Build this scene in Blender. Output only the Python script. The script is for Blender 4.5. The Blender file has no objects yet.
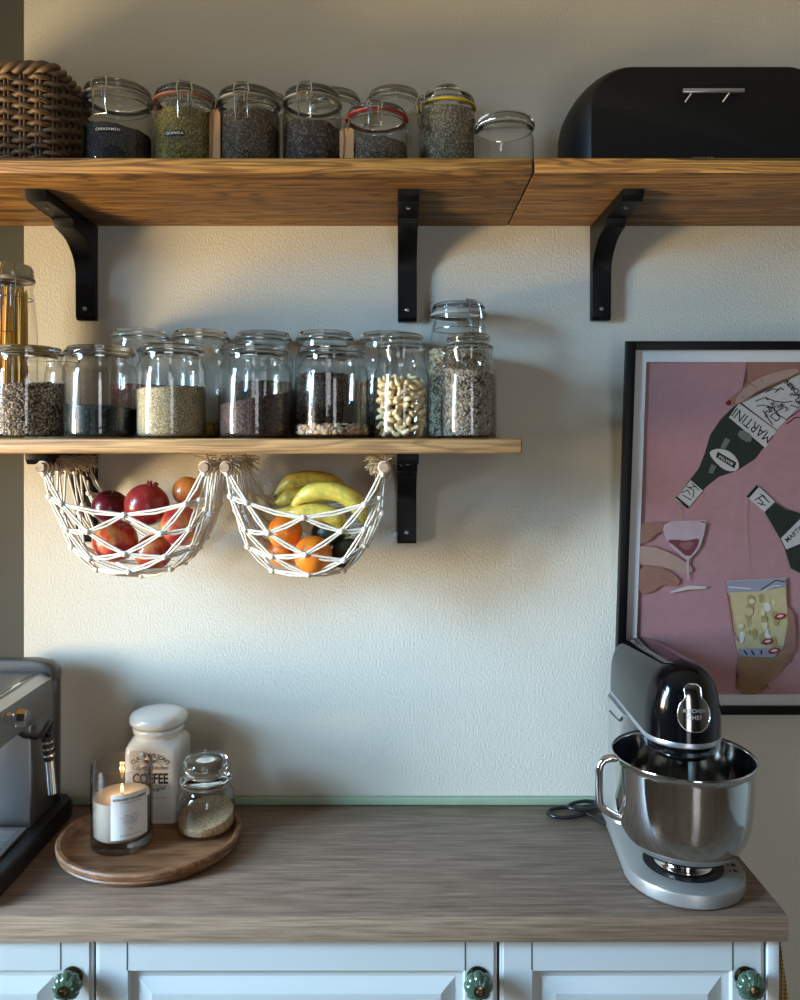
import bpy, bmesh, math, random
from math import sin, cos, pi, radians as R, sqrt
from mathutils import Vector, Matrix

random.seed(7)
SC = bpy.context.scene
COL = SC.collection

# ------------------------------------------------------------------ camera model (metres; wall at y=0)
F = 800.0; CAMY = -1.6; EYE = 1.616; HPY = 445.0
def X(px, D): return (px - 400.0) * D / F
def Z(py, D): return EYE - (py - HPY) * D / F
def Y(D): return D + CAMY

# ------------------------------------------------------------------ tagging
def tag(o, label=None, cat=None, group=None, kind=None):
    if label: o['label'] = label
    if cat: o['category'] = cat
    if group: o['group'] = group
    if kind: o['kind'] = kind
    return o
def thing(name, loc, label, cat, group=None, rot=(0, 0, 0)):
    o = bpy.data.objects.new(name, None); COL.objects.link(o)
    o.empty_display_size = 0.02
    o.location = loc; o.rotation_euler = rot
    return tag(o, label, cat, group)
def copy_tree(o, loc, label=None, rot=None):
    c = o.copy(); COL.objects.link(c); c.location = loc
    if rot is not None: c.rotation_euler = rot
    if label: c['label'] = label
    for ch in list(o.children):
        d = ch.copy(); COL.objects.link(d); d.parent = c
        for g in list(ch.children):
            e = g.copy(); COL.objects.link(e); e.parent = d
    return c

# ------------------------------------------------------------------ mesh builder
class MB:
    def __init__(s): s.bm = bmesh.new()
    def face(s, vs, mi=0):
        try:
            f = s.bm.faces.new(vs); f.material_index = mi; return f
        except ValueError: return None
    def box(s, x0, x1, y0, y1, z0, z1, bev=0.0, mi=0, seg=2):
        v = [s.bm.verts.new(p) for p in ((x0,y0,z0),(x1,y0,z0),(x1,y1,z0),(x0,y1,z0),(x0,y0,z1),(x1,y0,z1),(x1,y1,z1),(x0,y1,z1))]
        fs = [s.face([v[i] for i in q], mi) for q in ((0,3,2,1),(4,5,6,7),(0,1,5,4),(1,2,6,5),(2,3,7,6),(3,0,4,7))]
        if bev > 0:
            es = list({e for f in fs for e in f.edges})
            r = bmesh.ops.bevel(s.bm, geom=es, offset=bev, segments=seg, profile=.5, affect='EDGES')
            for f in r['faces']: f.material_index = mi
        return s
    def loft(s, loops, closed=True, cap0=True, cap1=True, mi=0):
        rows = [[s.bm.verts.new(p) for p in L] for L in loops]
        n = len(rows[0])
        for a, b in zip(rows[:-1], rows[1:]):
            for i in range(n if closed else n - 1):
                j = (i + 1) % n
                s.face([a[i], a[j], b[j], b[i]], mi)
        if cap0: s.face(list(reversed(rows[0])), mi)
        if cap1: s.face(rows[-1], mi)
        return rows
    def lathe(s, prof, segs=40, c=(0,0,0), sx=1, sy=1, mi=0, fn=None, M=None):
        rows = []
        for (r, z) in prof:
            if r <= 1e-6: pts = [(0, 0, z)]
            else:
                pts = []
                for k in range(segs):
                    a = 2*pi*k/segs
                    rr = r*(fn(a, z) if fn else 1)
                    pts.append((rr*cos(a)*sx, rr*sin(a)*sy, z))
            if M: pts = [M @ Vector(p) for p in pts]
            rows.append([s.bm.verts.new((p[0]+c[0], p[1]+c[1], p[2]+c[2])) for p in pts])
        for a, b in zip(rows[:-1], rows[1:]):
            for i in range(segs):
                j = (i+1) % segs
                if len(a) == 1 and len(b) == 1: break
                if len(a) == 1: s.face([a[0], b[j], b[i]], mi)
                elif len(b) == 1: s.face([a[i], a[j], b[0]], mi)
                else: s.face([a[i], a[j], b[j], b[i]], mi)
        return rows
    def tube(s, pts, r, segs=8, closed=False, cap=True, mi=0, sq=1.0, up=None):
        P = [Vector(p) for p in pts]; n = len(P)
        rad = r if isinstance(r, (list, tuple)) else [r]*n
        loops = []; prev = None
        for i in range(n):
            if closed: t = P[(i+1) % n] - P[i-1]
            else: t = P[min(i+1, n-1)] - P[max(i-1, 0)]
            if t.length < 1e-9: t = Vector((0,0,1))
            t.normalize()
            if prev is None:
                ref = up if up else (Vector((0,0,1)) if abs(t.z) < .9 else Vector((1,0,0)))
                u = (Vector(ref) - t*t.dot(Vector(ref))).normalized()
            else:
                u = prev - t*t.dot(prev)
                u = u.normalized() if u.length > 1e-6 else prev
            prev = u; w = t.cross(u)
            loops.append([P[i] + u*(rad[i]*cos(2*pi*k/segs)*sq) + w*(rad[i]*sin(2*pi*k/segs)) for k in range(segs)])
        rows = s.loft(loops, True, cap and not closed, cap and not closed, mi)
        if closed:
            a, b = rows[-1], rows[0]
            for i in range(segs):
                j = (i+1) % segs; s.face([a[i], a[j], b[j], b[i]], mi)
        return s
    def prism(s, poly, axis, a0, a1, mi=0, bev=0):
        def pt(p, a):
            if axis == 'x': return (a, p[0], p[1])
            if axis == 'y': return (p[0], a, p[1])
            return (p[0], p[1], a)
        A = [s.bm.verts.new(pt(p, a0)) for p in poly]; B = [s.bm.verts.new(pt(p, a1)) for p in poly]
        n = len(poly); fs = []
        for i in range(n): fs.append(s.face([A[i], A[(i+1) % n], B[(i+1) % n], B[i]], mi))
        fs.append(s.face(list(reversed(A)), mi)); fs.append(s.face(B, mi))
        if bev:
            es = [e for e in {e for f in fs[-2:] for e in f.edges}]
            r = bmesh.ops.bevel(s.bm, geom=es, offset=bev, segments=2, profile=.5, affect='EDGES')
            for f in r['faces']: f.material_index = mi
        return s
    def sphere(s, c, r, u=12, v=8, sc=(1,1,1), mi=0, M=None):
        prof = [(r*sin(pi*k/v) if 0 < k < v else 0, -r*cos(pi*k/v)) for k in range(v+1)]
        rows = s.lathe(prof, u, (0,0,0), mi=mi)
        for row in rows:
            for vv in row:
                p = Vector((vv.co.x*sc[0], vv.co.y*sc[1], vv.co.z*sc[2]))
                if M: p = M @ p
                vv.co = p + Vector(c)
        return s
    def raw(s, verts, faces, mi=0):
        v = [s.bm.verts.new(p) for p in verts]
        for f in faces: s.face([v[i] for i in f], mi)
    def build(s, name, mats, parent=None, loc=None, ang=35, smooth=True, recalc=True, rot=None):
        if recalc: bmesh.ops.recalc_face_normals(s.bm, faces=s.bm.faces[:])
        me = bpy.data.meshes.new(name); s.bm.to_mesh(me); s.bm.free()
        if not isinstance(mats, (list, tuple)): mats = [mats]
        for m in mats: me.materials.append(m)
        if smooth:
            me.polygons.foreach_set('use_smooth', [True]*len(me.polygons))
            me.set_sharp_from_angle(angle=R(ang))
        o = bpy.data.objects.new(name, me); COL.objects.link(o)
        if parent: o.parent = parent
        if loc is not None: o.location = loc
        if rot is not None: o.rotation_euler = rot
        return o

def text_geo(body, size, offset=0.0, shear=0.0, spacing=1.0):
    """flat lettering as (verts2d, faces), centred on the origin"""
    cu = bpy.data.curves.new('lettering', 'FONT'); cu.body = body; cu.size = size
    cu.offset = offset; cu.shear = shear; cu.space_character = spacing
    cu.align_x = 'CENTER'; cu.align_y = 'CENTER'; cu.resolution_u = 3; cu.fill_mode = 'FRONT'
    o = bpy.data.objects.new('lettering', cu); COL.objects.link(o)
    dg = bpy.context.evaluated_depsgraph_get(); dg.update()
    me = bpy.data.meshes.new_from_object(o.evaluated_get(dg))
    vs = [(v.co.x, v.co.y) for v in me.vertices]; fs = [tuple(p.vertices) for p in me.polygons]
    bpy.data.objects.remove(o); bpy.data.curves.remove(cu); bpy.data.meshes.remove(me)
    return vs, fs

# ------------------------------------------------------------------ materials
def srgb(r, g, b):
    f = lambda c: (c/12.92 if c <= .04045 else ((c+.055)/1.055)**2.4)
    return (f(r/255), f(g/255), f(b/255), 1)
class NT:
    def __init__(s, name):
        s.m = bpy.data.materials.new(name); s.m.use_nodes = True
        s.t = s.m.node_tree; s.t.nodes.clear()
        s.out = s.t.nodes.new('ShaderNodeOutputMaterial')
    def n(s, typ, **kw):
        nd = s.t.nodes.new(typ)
        for k, v in kw.items():
            if k.startswith('i_'):
                key = k[2:].replace('_', ' ')
                nd.inputs[int(key) if key.isdigit() else key].default_value = v
            else: setattr(nd, k, v)
        return nd
    def l(s, a, b): s.t.links.new(a, b)
    def ramp(s, fac, stops, interp='LINEAR'):
        nd = s.n('ShaderNodeValToRGB'); cr = nd.color_ramp; cr.interpolation = interp
        while len(cr.elements) < len(stops): cr.elements.new(.5)
        for e, (p, c) in zip(cr.elements, stops): e.position = p; e.color = c
        s.l(fac, nd.inputs[0]); return nd.outputs[0]
    def coords(s, scale=(1,1,1), out='Object', rot=(0,0,0), loc=(0,0,0)):
        tc = s.n('ShaderNodeTexCoord'); mp = s.n('ShaderNodeMapping')
        mp.inputs['Scale'].default_value = scale; mp.inputs['Rotation'].default_value = rot; mp.inputs['Location'].default_value = loc
        s.l(tc.outputs[out], mp.inputs[0]); return mp.outputs[0]
    def noise(s, vec, scale, detail=4, rough=.55, dist=0.0):
        nd = s.n('ShaderNodeTexNoise'); nd.inputs['Scale'].default_value = scale; nd.inputs['Detail'].default_value = detail
        nd.inputs['Roughness'].default_value = rough; nd.inputs['Distortion'].default_value = dist
        if vec is not None: s.l(vec, nd.inputs['Vector'])
        return nd.outputs['Fac']
    def mix(s, fac, a, b, mode='MIX'):
        nd = s.n('ShaderNodeMix', data_type='RGBA', blend_type=mode)
        for sock, v in ((nd.inputs[0], fac), (nd.inputs[6], a), (nd.inputs[7], b)):
            if hasattr(v, 'is_output'): s.l(v, sock)
            else: sock.default_value = v
        return nd.outputs[2]
    def math(s, op, a, b=0.0):
        nd = s.n('ShaderNodeMath', operation=op)
        for sock, v in ((nd.inputs[0], a), (nd.inputs[1], b)):
            if hasattr(v, 'is_output'): s.l(v, sock)
            else: sock.default_value = v
        return nd.outputs[0]
    def bsdf(s, col, rough=.5, metal=0.0, spec=.5, bump=None, bstr=.3, bdist=.002, **kw):
        b = s.n('ShaderNodeBsdfPrincipled')
        for sock, v in ((b.inputs['Base Color'], col), (b.inputs['Roughness'], rough)):
            if hasattr(v, 'is_output'): s.l(v, sock)
            else: sock.default_value = v
        b.inputs['Metallic'].default_value = metal; b.inputs['Specular IOR Level'].default_value = spec
        for k, v in kw.items(): b.inputs[k.replace('_', ' ')].default_value = v
        if bump is not None:
            bp = s.n('ShaderNodeBump'); bp.inputs['Strength'].default_value = bstr; bp.inputs['Distance'].default_value = bdist
            s.l(bump, bp.inputs['Height']); s.l(bp.outputs[0], b.inputs['Normal'])
        s.l(b.outputs[0], s.out.inputs[0]); return b
def plain(name, c, rough=.5, metal=0.0, spec=.5, var=.06, vs=30, **kw):
    """a solid colour with a faint procedural unevenness"""
    t = NT(name); f = t.noise(t.coords(), vs, 3)
    d = tuple(x*(1-var) for x in c[:3]) + (1,); e = tuple(min(1, x*(1+var)) for x in c[:3]) + (1,)
    t.bsdf(t.ramp(f, [(.3, d), (.7, e)]), rough, metal, spec, **kw); return t.m
def wood(name, cols, along=(1.2, 14, 14), scale=3.0, rough=.5, streak=.5, dark=(.05,.02,.01,1), seed=0, rings=0, ringd=.5, bstr=.15):
    """long-grained timber; rings > 0 adds the cathedral contours and eyes of sawn pine"""
    t = NT(name); v = t.coords(along, loc=(seed, seed*.7, seed*.3))
    n1 = t.noise(v, scale, 6, .6, .35)
    base = t.ramp(n1, [(.28, cols[0]), (.45, cols[1]), (.6, cols[2]), (.75, cols[1])])
    v2 = t.coords((along[0]*.7, along[1]*2.5, along[2]*2.5), loc=(seed*2, seed, 0))
    n2 = t.noise(v2, scale*1.3, 5, .65, .2)
    fine = t.ramp(n2, [(.42, (1,1,1,1)), (.62, (1-streak,)*3 + (1,))])
    c = t.mix(1.0, base, fine, 'MULTIPLY')
    if rings:
        v3 = t.coords((along[0]*1.1, along[1]*.55, along[2]*.55), loc=(seed*3.1, seed, seed*.4))
        n3 = t.noise(v3, 2.2, 2.5, .45, .15)
        sn = t.math('SINE', t.math('MULTIPLY', n3, rings))
        rr = t.ramp(t.math('ADD', t.math('MULTIPLY', sn, .5), .5), [(.0, (0,0,0,1)), (.55, (.12,.12,.12,1)), (.92, (1,1,1,1))])
        c = t.mix(t.math('MULTIPLY', rr, ringd), c, t.mix(.72, c, dark))
        kn = t.ramp(n3, [(.31, (1,1,1,1)), (.335, (0,0,0,1))]); c = t.mix(t.math('MULTIPLY', kn, .8), c, dark)
    n5 = t.noise(t.coords((9, 260, 260), loc=(seed, seed, seed)), 1.0, 3, .6)
    c = t.mix(1.0, c, t.ramp(n5, [(.36, (.72,.72,.72,1)), (.52, (1,1,1,1)), (.68, (1.16,1.16,1.16,1))]), 'MULTIPLY')
    t.bsdf(c, rough, bump=n5, bstr=bstr, bdist=.0008); return t.m
def glass(name, tint=(.93,.95,.94,1), edge=(.30,.34,.33,1), refl=.05, pw=3.0, rough=.02):
    """clear jar glass: lets light through, darkens and mirrors at grazing angles"""
    t = NT(name); lw = t.n('ShaderNodeLayerWeight'); lw.inputs[0].default_value = .5; f = lw.outputs['Facing']
    ed = t.math('POWER', f, pw); col = t.mix(ed, tint, edge)
    tr = t.n('ShaderNodeBsdfTransparent'); t.l(col, tr.inputs[0])
    gl = t.n('ShaderNodeBsdfGlossy'); gl.inputs['Roughness'].default_value = rough; gl.inputs['Color'].default_value = (1,1,1,1)
    p5 = t.math('POWER', f, 4.0); fac = t.math('ADD', t.math('MULTIPLY', p5, .75), refl)
    mx = t.n('ShaderNodeMixShader'); t.l(fac, mx.inputs[0]); t.l(tr.outputs[0], mx.inputs[1]); t.l(gl.outputs[0], mx.inputs[2])
    t.l(mx.outputs[0], t.out.inputs[0]); return t.m
def seeds(name, cols, scale=300, rough=.7, stretch=(1,1,1), bstr=.6):
    t = NT(name); v = t.coords(stretch); vo = t.n('ShaderNodeTexVoronoi'); vo.inputs['Scale'].default_value = scale; t.l(v, vo.inputs['Vector'])
    sep = t.n('ShaderNodeSeparateColor'); t.l(vo.outputs['Color'], sep.inputs[0])
    n = len(cols); c = t.ramp(sep.outputs[0], [(i/n, cols[i]) for i in range(n)], 'CONSTANT')
    ao = t.ramp(vo.outputs['Distance'], [(.25, (1,1,1,1)), (.75, (.35,.35,.35,1))])
    t.bsdf(t.mix(1.0, c, ao, 'MULTIPLY'), rough, spec=.25, bump=vo.outputs['Distance'], bstr=-bstr, bdist=.002); return t.m
def island(name, cols, rough=.6, spec=.3):
    """each grain of the mesh gets its own tone"""
    t = NT(name); g = t.n('ShaderNodeNewGeometry'); n = len(cols)
    t.bsdf(t.ramp(g.outputs['Random Per Island'], [(i/n, cols[i]) for i in range(n)]), rough, spec=spec); return t.m

M = {}
# walls
def wallmat(name, c, bstr=.42, tone=.05):
    t = NT(name); v = t.coords()
    n1 = t.noise(t.coords((1.2,1.2,.8)), 210, 3, .55); n2 = t.noise(v, 3, 2)
    a = tuple(x*(1-tone) for x in c[:3])+(1,)
    t.bsdf(t.ramp(n2, [(.3, a), (.7, c)]), .85, spec=.2, bump=n1, bstr=bstr, bdist=.004); return t.m
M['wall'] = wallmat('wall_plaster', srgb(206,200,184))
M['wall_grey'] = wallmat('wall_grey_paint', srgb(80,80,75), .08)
M['wall_far'] = wallmat('wall_far_paint', srgb(184,182,176), .1)
M['ceiling'] = wallmat('ceiling_paint', srgb(226,223,216), .05)
M['floor'] = wood('floor_oak', [srgb(120,112,102), srgb(150,140,128), srgb(170,160,148)], (1.0,8,8), 2.5, .22)
M['white_trim'] = plain('white_paint', srgb(225,226,224), .4)
M['sage'] = plain('sage_trim', srgb(150,168,140), .5)
M['dark_wood'] = plain('dark_wood', srgb(40,32,28), .5)
# wood
M['shelf_top'] = wood('burnt_pine', [srgb(98,64,28), srgb(146,102,50), srgb(176,128,66)], (.75,16,16), 2.6, .6, .45, srgb(44,24,10), 0, 85, .8)
M['shelf_top2'] = wood('burnt_pine_second', [srgb(94,62,28), srgb(140,98,48), srgb(170,124,64)], (.75,16,16), 2.6, .6, .45, srgb(44,24,10), 3.1, 85, .8)
M['shelf_low'] = wood('pale_pine', [srgb(146,102,58), srgb(184,138,86), srgb(204,158,104)], (.9,18,18), 2.4, .55, .25, srgb(90,54,26), 5.2, 60, .6)
M['top_edge'] = wood('lit_pine_edge', [srgb(132,86,34), srgb(190,134,62), srgb(214,160,84)], (.9,20,30), 2.6, .5, .4, srgb(60,30,10), 1.4, 70, .8)  # same pine lightened, so the front face looks better lit than the underside
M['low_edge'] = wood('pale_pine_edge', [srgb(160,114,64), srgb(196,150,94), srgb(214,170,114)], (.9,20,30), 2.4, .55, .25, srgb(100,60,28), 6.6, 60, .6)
M['counter'] = wood('grey_oak_laminate', [srgb(108,86,70), srgb(126,102,84), srgb(142,118,99)], (3.2,34,34), 2.8, .46, .24, seed=2.2, bstr=.05)
M['tray'] = wood('acacia', [srgb(82,52,30), srgb(124,84,52), srgb(150,106,70)], (3,16,16), 3, .5, .3, seed=9)
M['dowel'] = wood('pale_dowel', [srgb(128,98,70), srgb(160,128,96), srgb(178,148,116)], (16,3,16), 4, .6, .2)
# metals / plastics
M['black_paint'] = plain('black_bracket_paint', srgb(7,7,8), .45, var=.1, spec=.22)
M['black_matte'] = plain('black_matte_metal', srgb(11,11,11), .5, spec=.3)
M['black_plastic'] = plain('black_plastic', srgb(14,14,15), .35)
M['black_gloss'] = plain('black_gloss', srgb(7,7,9), .1, spec=.38, var=.02)
M['tank_cap'] = plain('dark_grey_plastic', srgb(74,73,70), .35)
M['screw'] = plain('zinc', srgb(150,150,150), .35, 1.0)
M['chrome'] = plain('chrome', srgb(226,228,230), .07, 1.0, var=.01)
M['emblem'] = plain('emblem_chrome', srgb(150,150,148), .12, 1.0, var=.01)
M['wire'] = plain('wire_steel', srgb(205,202,194), .22, 1.0)
M['silver'] = plain('silver_paint', srgb(160,157,151), .38, .6, var=.03)
M['silver_lt'] = plain('silver_trim', srgb(178,180,184), .3, .85, var=.03)
def brushed(name, c, rough=.22, along=(2,2,160), bs=.06, dv=.3):
    t = NT(name); v = t.coords(along); n = t.noise(v, 8, 4)
    rr = t.ramp(n, [(.3, (rough*(1-dv),)*3+(1,)), (.7, (rough*(1+dv),)*3+(1,))])
    t.bsdf(c, rr, 1.0, bump=n, bstr=bs, bdist=.0006); return t.m
M['bowl'] = brushed('brushed_steel', srgb(206,205,202), .085, (2,2,120), .025)
M['machine'] = brushed('machine_steel', srgb(170,172,173), .34, (60,2,2), .0, .05)
# cabinet
M['door'] = plain('mint_grey_lacquer', srgb(190,194,190), .38, var=.02, vs=4)
M['door_gap'] = plain('cabinet_dark_grey', srgb(70,76,74), .7)  # dark grey for the carcasses and the door joint lines
M['knob'] = plain('green_ceramic', srgb(58,82,64), .12, var=.3, vs=60, Coat_Weight=.5)
M['brass'] = plain('antique_brass', srgb(120,104,80), .25, 1.0)
# jars
M['jar'] = glass('jar_glass', (.985,.99,.985,1), (.38,.41,.39,1), .06, 4.2)
M['jar_green'] = glass('jar_glass_green', (.96,.965,.94,1), (.32,.35,.30,1), .05, 2.6)
M['lid'] = glass('lid_glass', (.95,.965,.955,1), (.48,.52,.49,1), .12, 2.6)
def realglass(name, c=(1,1,1,1), rough=0.0, ior=1.45):
    t = NT(name); g = t.n('ShaderNodeBsdfGlass'); g.inputs['Color'].default_value = c; g.inputs['Roughness'].default_value = rough; g.inputs['IOR'].default_value = ior
    t.l(g.outputs[0], t.out.inputs[0]); return t.m
M['solid_glass'] = realglass('solid_glass', (.97,.985,.98,1))
M['smoke'] = glass('smoked_glass', (.90,.89,.88,1), (.16,.15,.15,1), .05, 2.2)
M['pane'] = glass('clear_pane', (.97,.97,.97,1), (.8,.8,.8,1), .045, 3)
M['tank'] = glass('smoked_tank', (.45,.45,.46,1), (.10,.10,.10,1), .07, 2)
M['rubber_red'] = plain('red_rubber', srgb(172,44,52), .5)
M['rubber_yellow'] = plain('yellow_rubber', srgb(214,186,30), .5)
M['rubber_brown'] = plain('brown_rubber', srgb(150,96,80), .6)
M['rubber_clear'] = plain('pale_rubber', srgb(150,146,136), .6)
M['label_black'] = plain('black_label_tape', srgb(12,12,12), .3)
M['label_ink'] = plain('white_lettering', srgb(225,225,220), .6)
M['ink'] = plain('black_ink', srgb(24,23,22), .6)
M['tag'] = plain('kraft_tag', srgb(176,128,82), .8)
M['twine'] = plain('twine', srgb(150,120,84), .9)
M['ceramic'] = plain('white_ceramic', srgb(224,221,212), .16, var=.015, vs=8, Coat_Weight=.3)
M['wax'] = plain('candle_wax', srgb(232,228,218), .5, var=.02, Subsurface_Weight=.25, Subsurface_Radius=(.01,.006,.004), Subsurface_Scale=.5)
M['paper'] = plain('white_paper', srgb(232,232,230), .6, var=.02)
M['rope'] = plain('cotton_rope', srgb(222,214,196), .9, var=.12, vs=300)
M['fray'] = plain('frayed_cotton', srgb(188,168,134), .95, var=.25, vs=200)
t = NT('flame'); e = t.n('ShaderNodeEmission'); e.inputs[0].default_value = (1,.5,.12,1); e.inputs[1].default_value = 9
t.l(e.outputs[0], t.out.inputs[0]); M['flame'] = t.m
# fruit
def applemat(name, red, mid, yel, sh=.5):
    t = NT(name); v = t.coords((9,9,3)); n1 = t.noise(t.coords((12,12,12)), 1.6, 3, .55, .3); n2 = t.noise(t.coords((120,120,9)), 3, 3)
    m = t.math('ADD', n1, t.math('MULTIPLY', t.math('SUBTRACT', n2, .5), .35))
    t.bsdf(t.ramp(m, [(sh-.13, yel), (sh, mid), (sh+.12, red)]), .28, spec=.5, Coat_Weight=.15); return t.m
M['apple_red'] = applemat('apple_red_skin', srgb(118,22,30), srgb(150,40,38), srgb(190,120,60), .36)
M['apple_mix'] = applemat('apple_blush_skin', srgb(168,40,42), srgb(194,92,58), srgb(190,150,74), .46)
M['apple_dark'] = applemat('apple_dark_skin', srgb(88,14,28), srgb(112,22,34), srgb(140,50,50), .3)
M['pomegranate'] = applemat('pomegranate_skin', srgb(140,34,36), srgb(164,58,50), srgb(186,112,84), .34)
M['nectarine'] = applemat('nectarine_skin', srgb(206,96,44), srgb(214,126,58), srgb(222,160,84), .5)
def rind(name, c, d):
    t = NT(name); v = t.coords(); n = t.noise(v, 420, 2); n2 = t.noise(v, 25, 2)
    t.bsdf(t.ramp(n2, [(.3, d), (.7, c)]), .36, bump=n, bstr=.35, bdist=.001); return t.m
M['orange'] = rind('orange_rind', srgb(232,132,34), srgb(222,112,24))
M['avocado'] = rind('avocado_skin', srgb(50,54,34), srgb(30,34,24))
t = NT('banana_peel'); v = t.coords((30,30,30)); n = t.noise(v, 2.2, 4); n2 = t.noise(t.coords((150,150,150)), 1.6, 2, .5)
c1 = t.ramp(n, [(.3, srgb(170,160,62)), (.6, srgb(222,194,84))]); sp = t.ramp(n2, [(.66, (0,0,0,1)), (.74, (1,1,1,1))])
t.bsdf(t.mix(sp, c1, srgb(110,80,36)), .42); M['banana'] = t.m
M['banana_tip'] = plain('banana_tip', srgb(112,118,48), .6)
M['stem'] = plain('fruit_stem', srgb(70,50,30), .8)
# wicker
M['wicker'] = plain('willow_wicker', srgb(104,80,54), .55, var=.45, vs=26)
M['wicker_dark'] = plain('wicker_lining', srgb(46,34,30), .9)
t = NT('seagrass'); v = t.coords((1,1,1), rot=(0,R(45),0)); ck = t.n('ShaderNodeTexChecker'); ck.inputs['Scale'].default_value = 220; t.l(v, ck.inputs[0])
ck.inputs[1].default_value = srgb(186,150,92); ck.inputs[2].default_value = srgb(110,80,44)
t.bsdf(ck.outputs[0], .85, bump=ck.outputs[1], bstr=.6, bdist=.002); M['straw'] = t.m
M['pasta'] = island('spaghetti', [srgb(224,178,74), srgb(238,200,100), srgb(246,214,122), srgb(206,152,62)])

# ------------------------------------------------------------------ room shell
XL, XR, YF, H = -2.05, 2.3, -3.0, 2.75
CX = -0.752                                   # outside corner where the plaster wall ends
def struct(name, mb, m, **k):
    o = mb.build(name, m, **k); o['kind'] = 'structure'; return o
b = MB(); b.box(CX, XR, 0, .16, 0, H); struct('wall_back', b, M['wall'])
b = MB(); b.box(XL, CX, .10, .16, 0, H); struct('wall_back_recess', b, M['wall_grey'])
b = MB(); b.box(XR, XR+.1, YF, .16, 0, H); struct('wall_right', b, M['wall_far'])
M['wall_dark'] = wallmat('wall_dark_paint', srgb(88,88,86), .1)
b = MB(); b.box(XL-.1, .28, YF-.1, YF, 0, H); b.box(.86, XR+.1, YF-.1, YF, 0, H); b.box(.28, .86, YF-.1, YF, 0, .06); b.box(.28, .86, YF-.1, YF, 2.15, H)
struct('wall_front', b, M['wall_dark'])
w2 = thing('added_rear_window', (.57, YF-.06, .06), None, None); w2['kind'] = 'structure'  # unseen rear glazing, added as an opening for fill light
b = MB()
for x0, x1, z0, z1 in ((-.29,-.25,0,2.09),(.25,.29,0,2.09),(-.25,.25,0,.05),(-.25,.25,2.04,2.09),(-.25,.25,.9,.96)): b.box(x0, x1, -.025, .025, z0, z1, .003)
b.build('window_frame', M['white_trim'], w2)
b = MB(); b.box(-.25, .25, -.003, .003, .05, 2.04); b.build('pane', M['pane'], w2)
b = MB(); b.box(XL-.1, XR+.1, YF-.1, .16, -.08, 0); struct('floor', b, M['floor'])
b = MB(); b.box(XL-.1, XR+.1, YF-.1, .16, H, H+.08); struct('ceiling', b, M['ceiling'])
WY0, WY1, WZ0, WZ1 = -1.95, -.56, .95, 2.05    # window opening in the left wall
b = MB()
b.box(XL-.1, XL, YF, WY0, 0, H); b.box(XL-.1, XL, WY1, .16, 0, H)
b.box(XL-.1, XL, WY0, WY1, 0, WZ0); b.box(XL-.1, XL, WY0, WY1, WZ1, H)
struct('wall_left', b, M['wall_far'])
win = thing('window_1', (XL-.06, (WY0+WY1)/2, WZ0), None, None); win['kind'] = 'structure'
hw = (WY1-WY0)/2; hh = WZ1-WZ0
b = MB()
for y0, y1, z0, z1 in ((-hw,-hw+.05,0,hh),(hw-.05,hw,0,hh),(-hw,hw,0,.05),(-hw,hw,hh-.05,hh),(-.03,.03,.05,hh-.05)):
    b.box(-.025, .025, y0, y1, z0, z1, .004)
b.build('window_frame', M['white_trim'], win)
b = MB(); b.box(-.003, .003, -hw+.05, hw-.05, .05, hh-.05); b.build('pane', M['pane'], win)
b = MB(); b.box(0.0, .16, -hw-.04, hw+.04, -.03, -.002, .004); b.build('window_sill', M['white_trim'], win)
# green strip where worktop meets wall
b = MB(); b.box(CX, X(556,1.6)+.35, -.012, -.0005, .9005, .9155, .002); struct('trim_1', b, M['sage'])
b = MB(); b.box(CX, XR, -.014, -.0005, .001, .09, .003); struct('baseboard_back', b, M['white_trim'])

for nm, dx in (('added_door', -.55),):  # unseen white door, added for reflections in the steel bowl
    dr = thing(nm, (dx, YF+.03, 0), None, None); dr['kind'] = 'structure'
    b = MB(); b.box(-.34, .34, -.02, .01, .005, 2.02, .003); b.build('door_leaf', M['white_trim'], dr)
    b = MB(); b.box(-.42, -.345, -.025, .02, .001, 2.10, .003); b.box(.345, .42, -.025, .02, .001, 2.10, .003); b.box(-.345, .345, -.025, .02, 2.03, 2.10, .003); b.build('door_frame', M['dark_wood'], dr)
    b = MB(); b.tube([(-.28,.01,1.02),(-.28,.05,1.02),(-.18,.05,1.02)], .009, 10); b.build('door_handle', M['chrome'], dr)

# ------------------------------------------------------------------ shelves
DF = 1.333
SY = Y(DF)                                     # front edge of both shelves
ZT0, ZT1 = 2.0530, 2.0800
SYT = Y(1.290)                                  # the upper shelf is deeper and thinner
ZL0, ZL1 = 1.6015, 1.6268
def board(x0, x1, z0, z1, m, label, sy):
    xc = (x0+x1)/2
    h = z1-z0
    b = MB(); b.box(x0-xc, x1-xc, sy+.0008, -.001, 0, h, .0032, 0, 3); b.box(x0-xc+.002, x1-xc-.002, sy, sy+.0012, .0022, h-.0022, .0004, 1)  # thin front strip in the edge tone, its brightness put in by colour
    return tag(b.build('shelf_board', m, loc=(xc, 0, z0)), label, 'shelf')
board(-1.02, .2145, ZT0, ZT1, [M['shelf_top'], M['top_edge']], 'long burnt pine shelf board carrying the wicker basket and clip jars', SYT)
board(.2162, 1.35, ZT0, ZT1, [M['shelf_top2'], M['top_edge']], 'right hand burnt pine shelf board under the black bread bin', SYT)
board(-1.02, .2035, ZL0, ZL1, [M['shelf_low'], M['low_edge']], 'thinner pale pine shelf board under the two rows of glass jars', SY)

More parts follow.
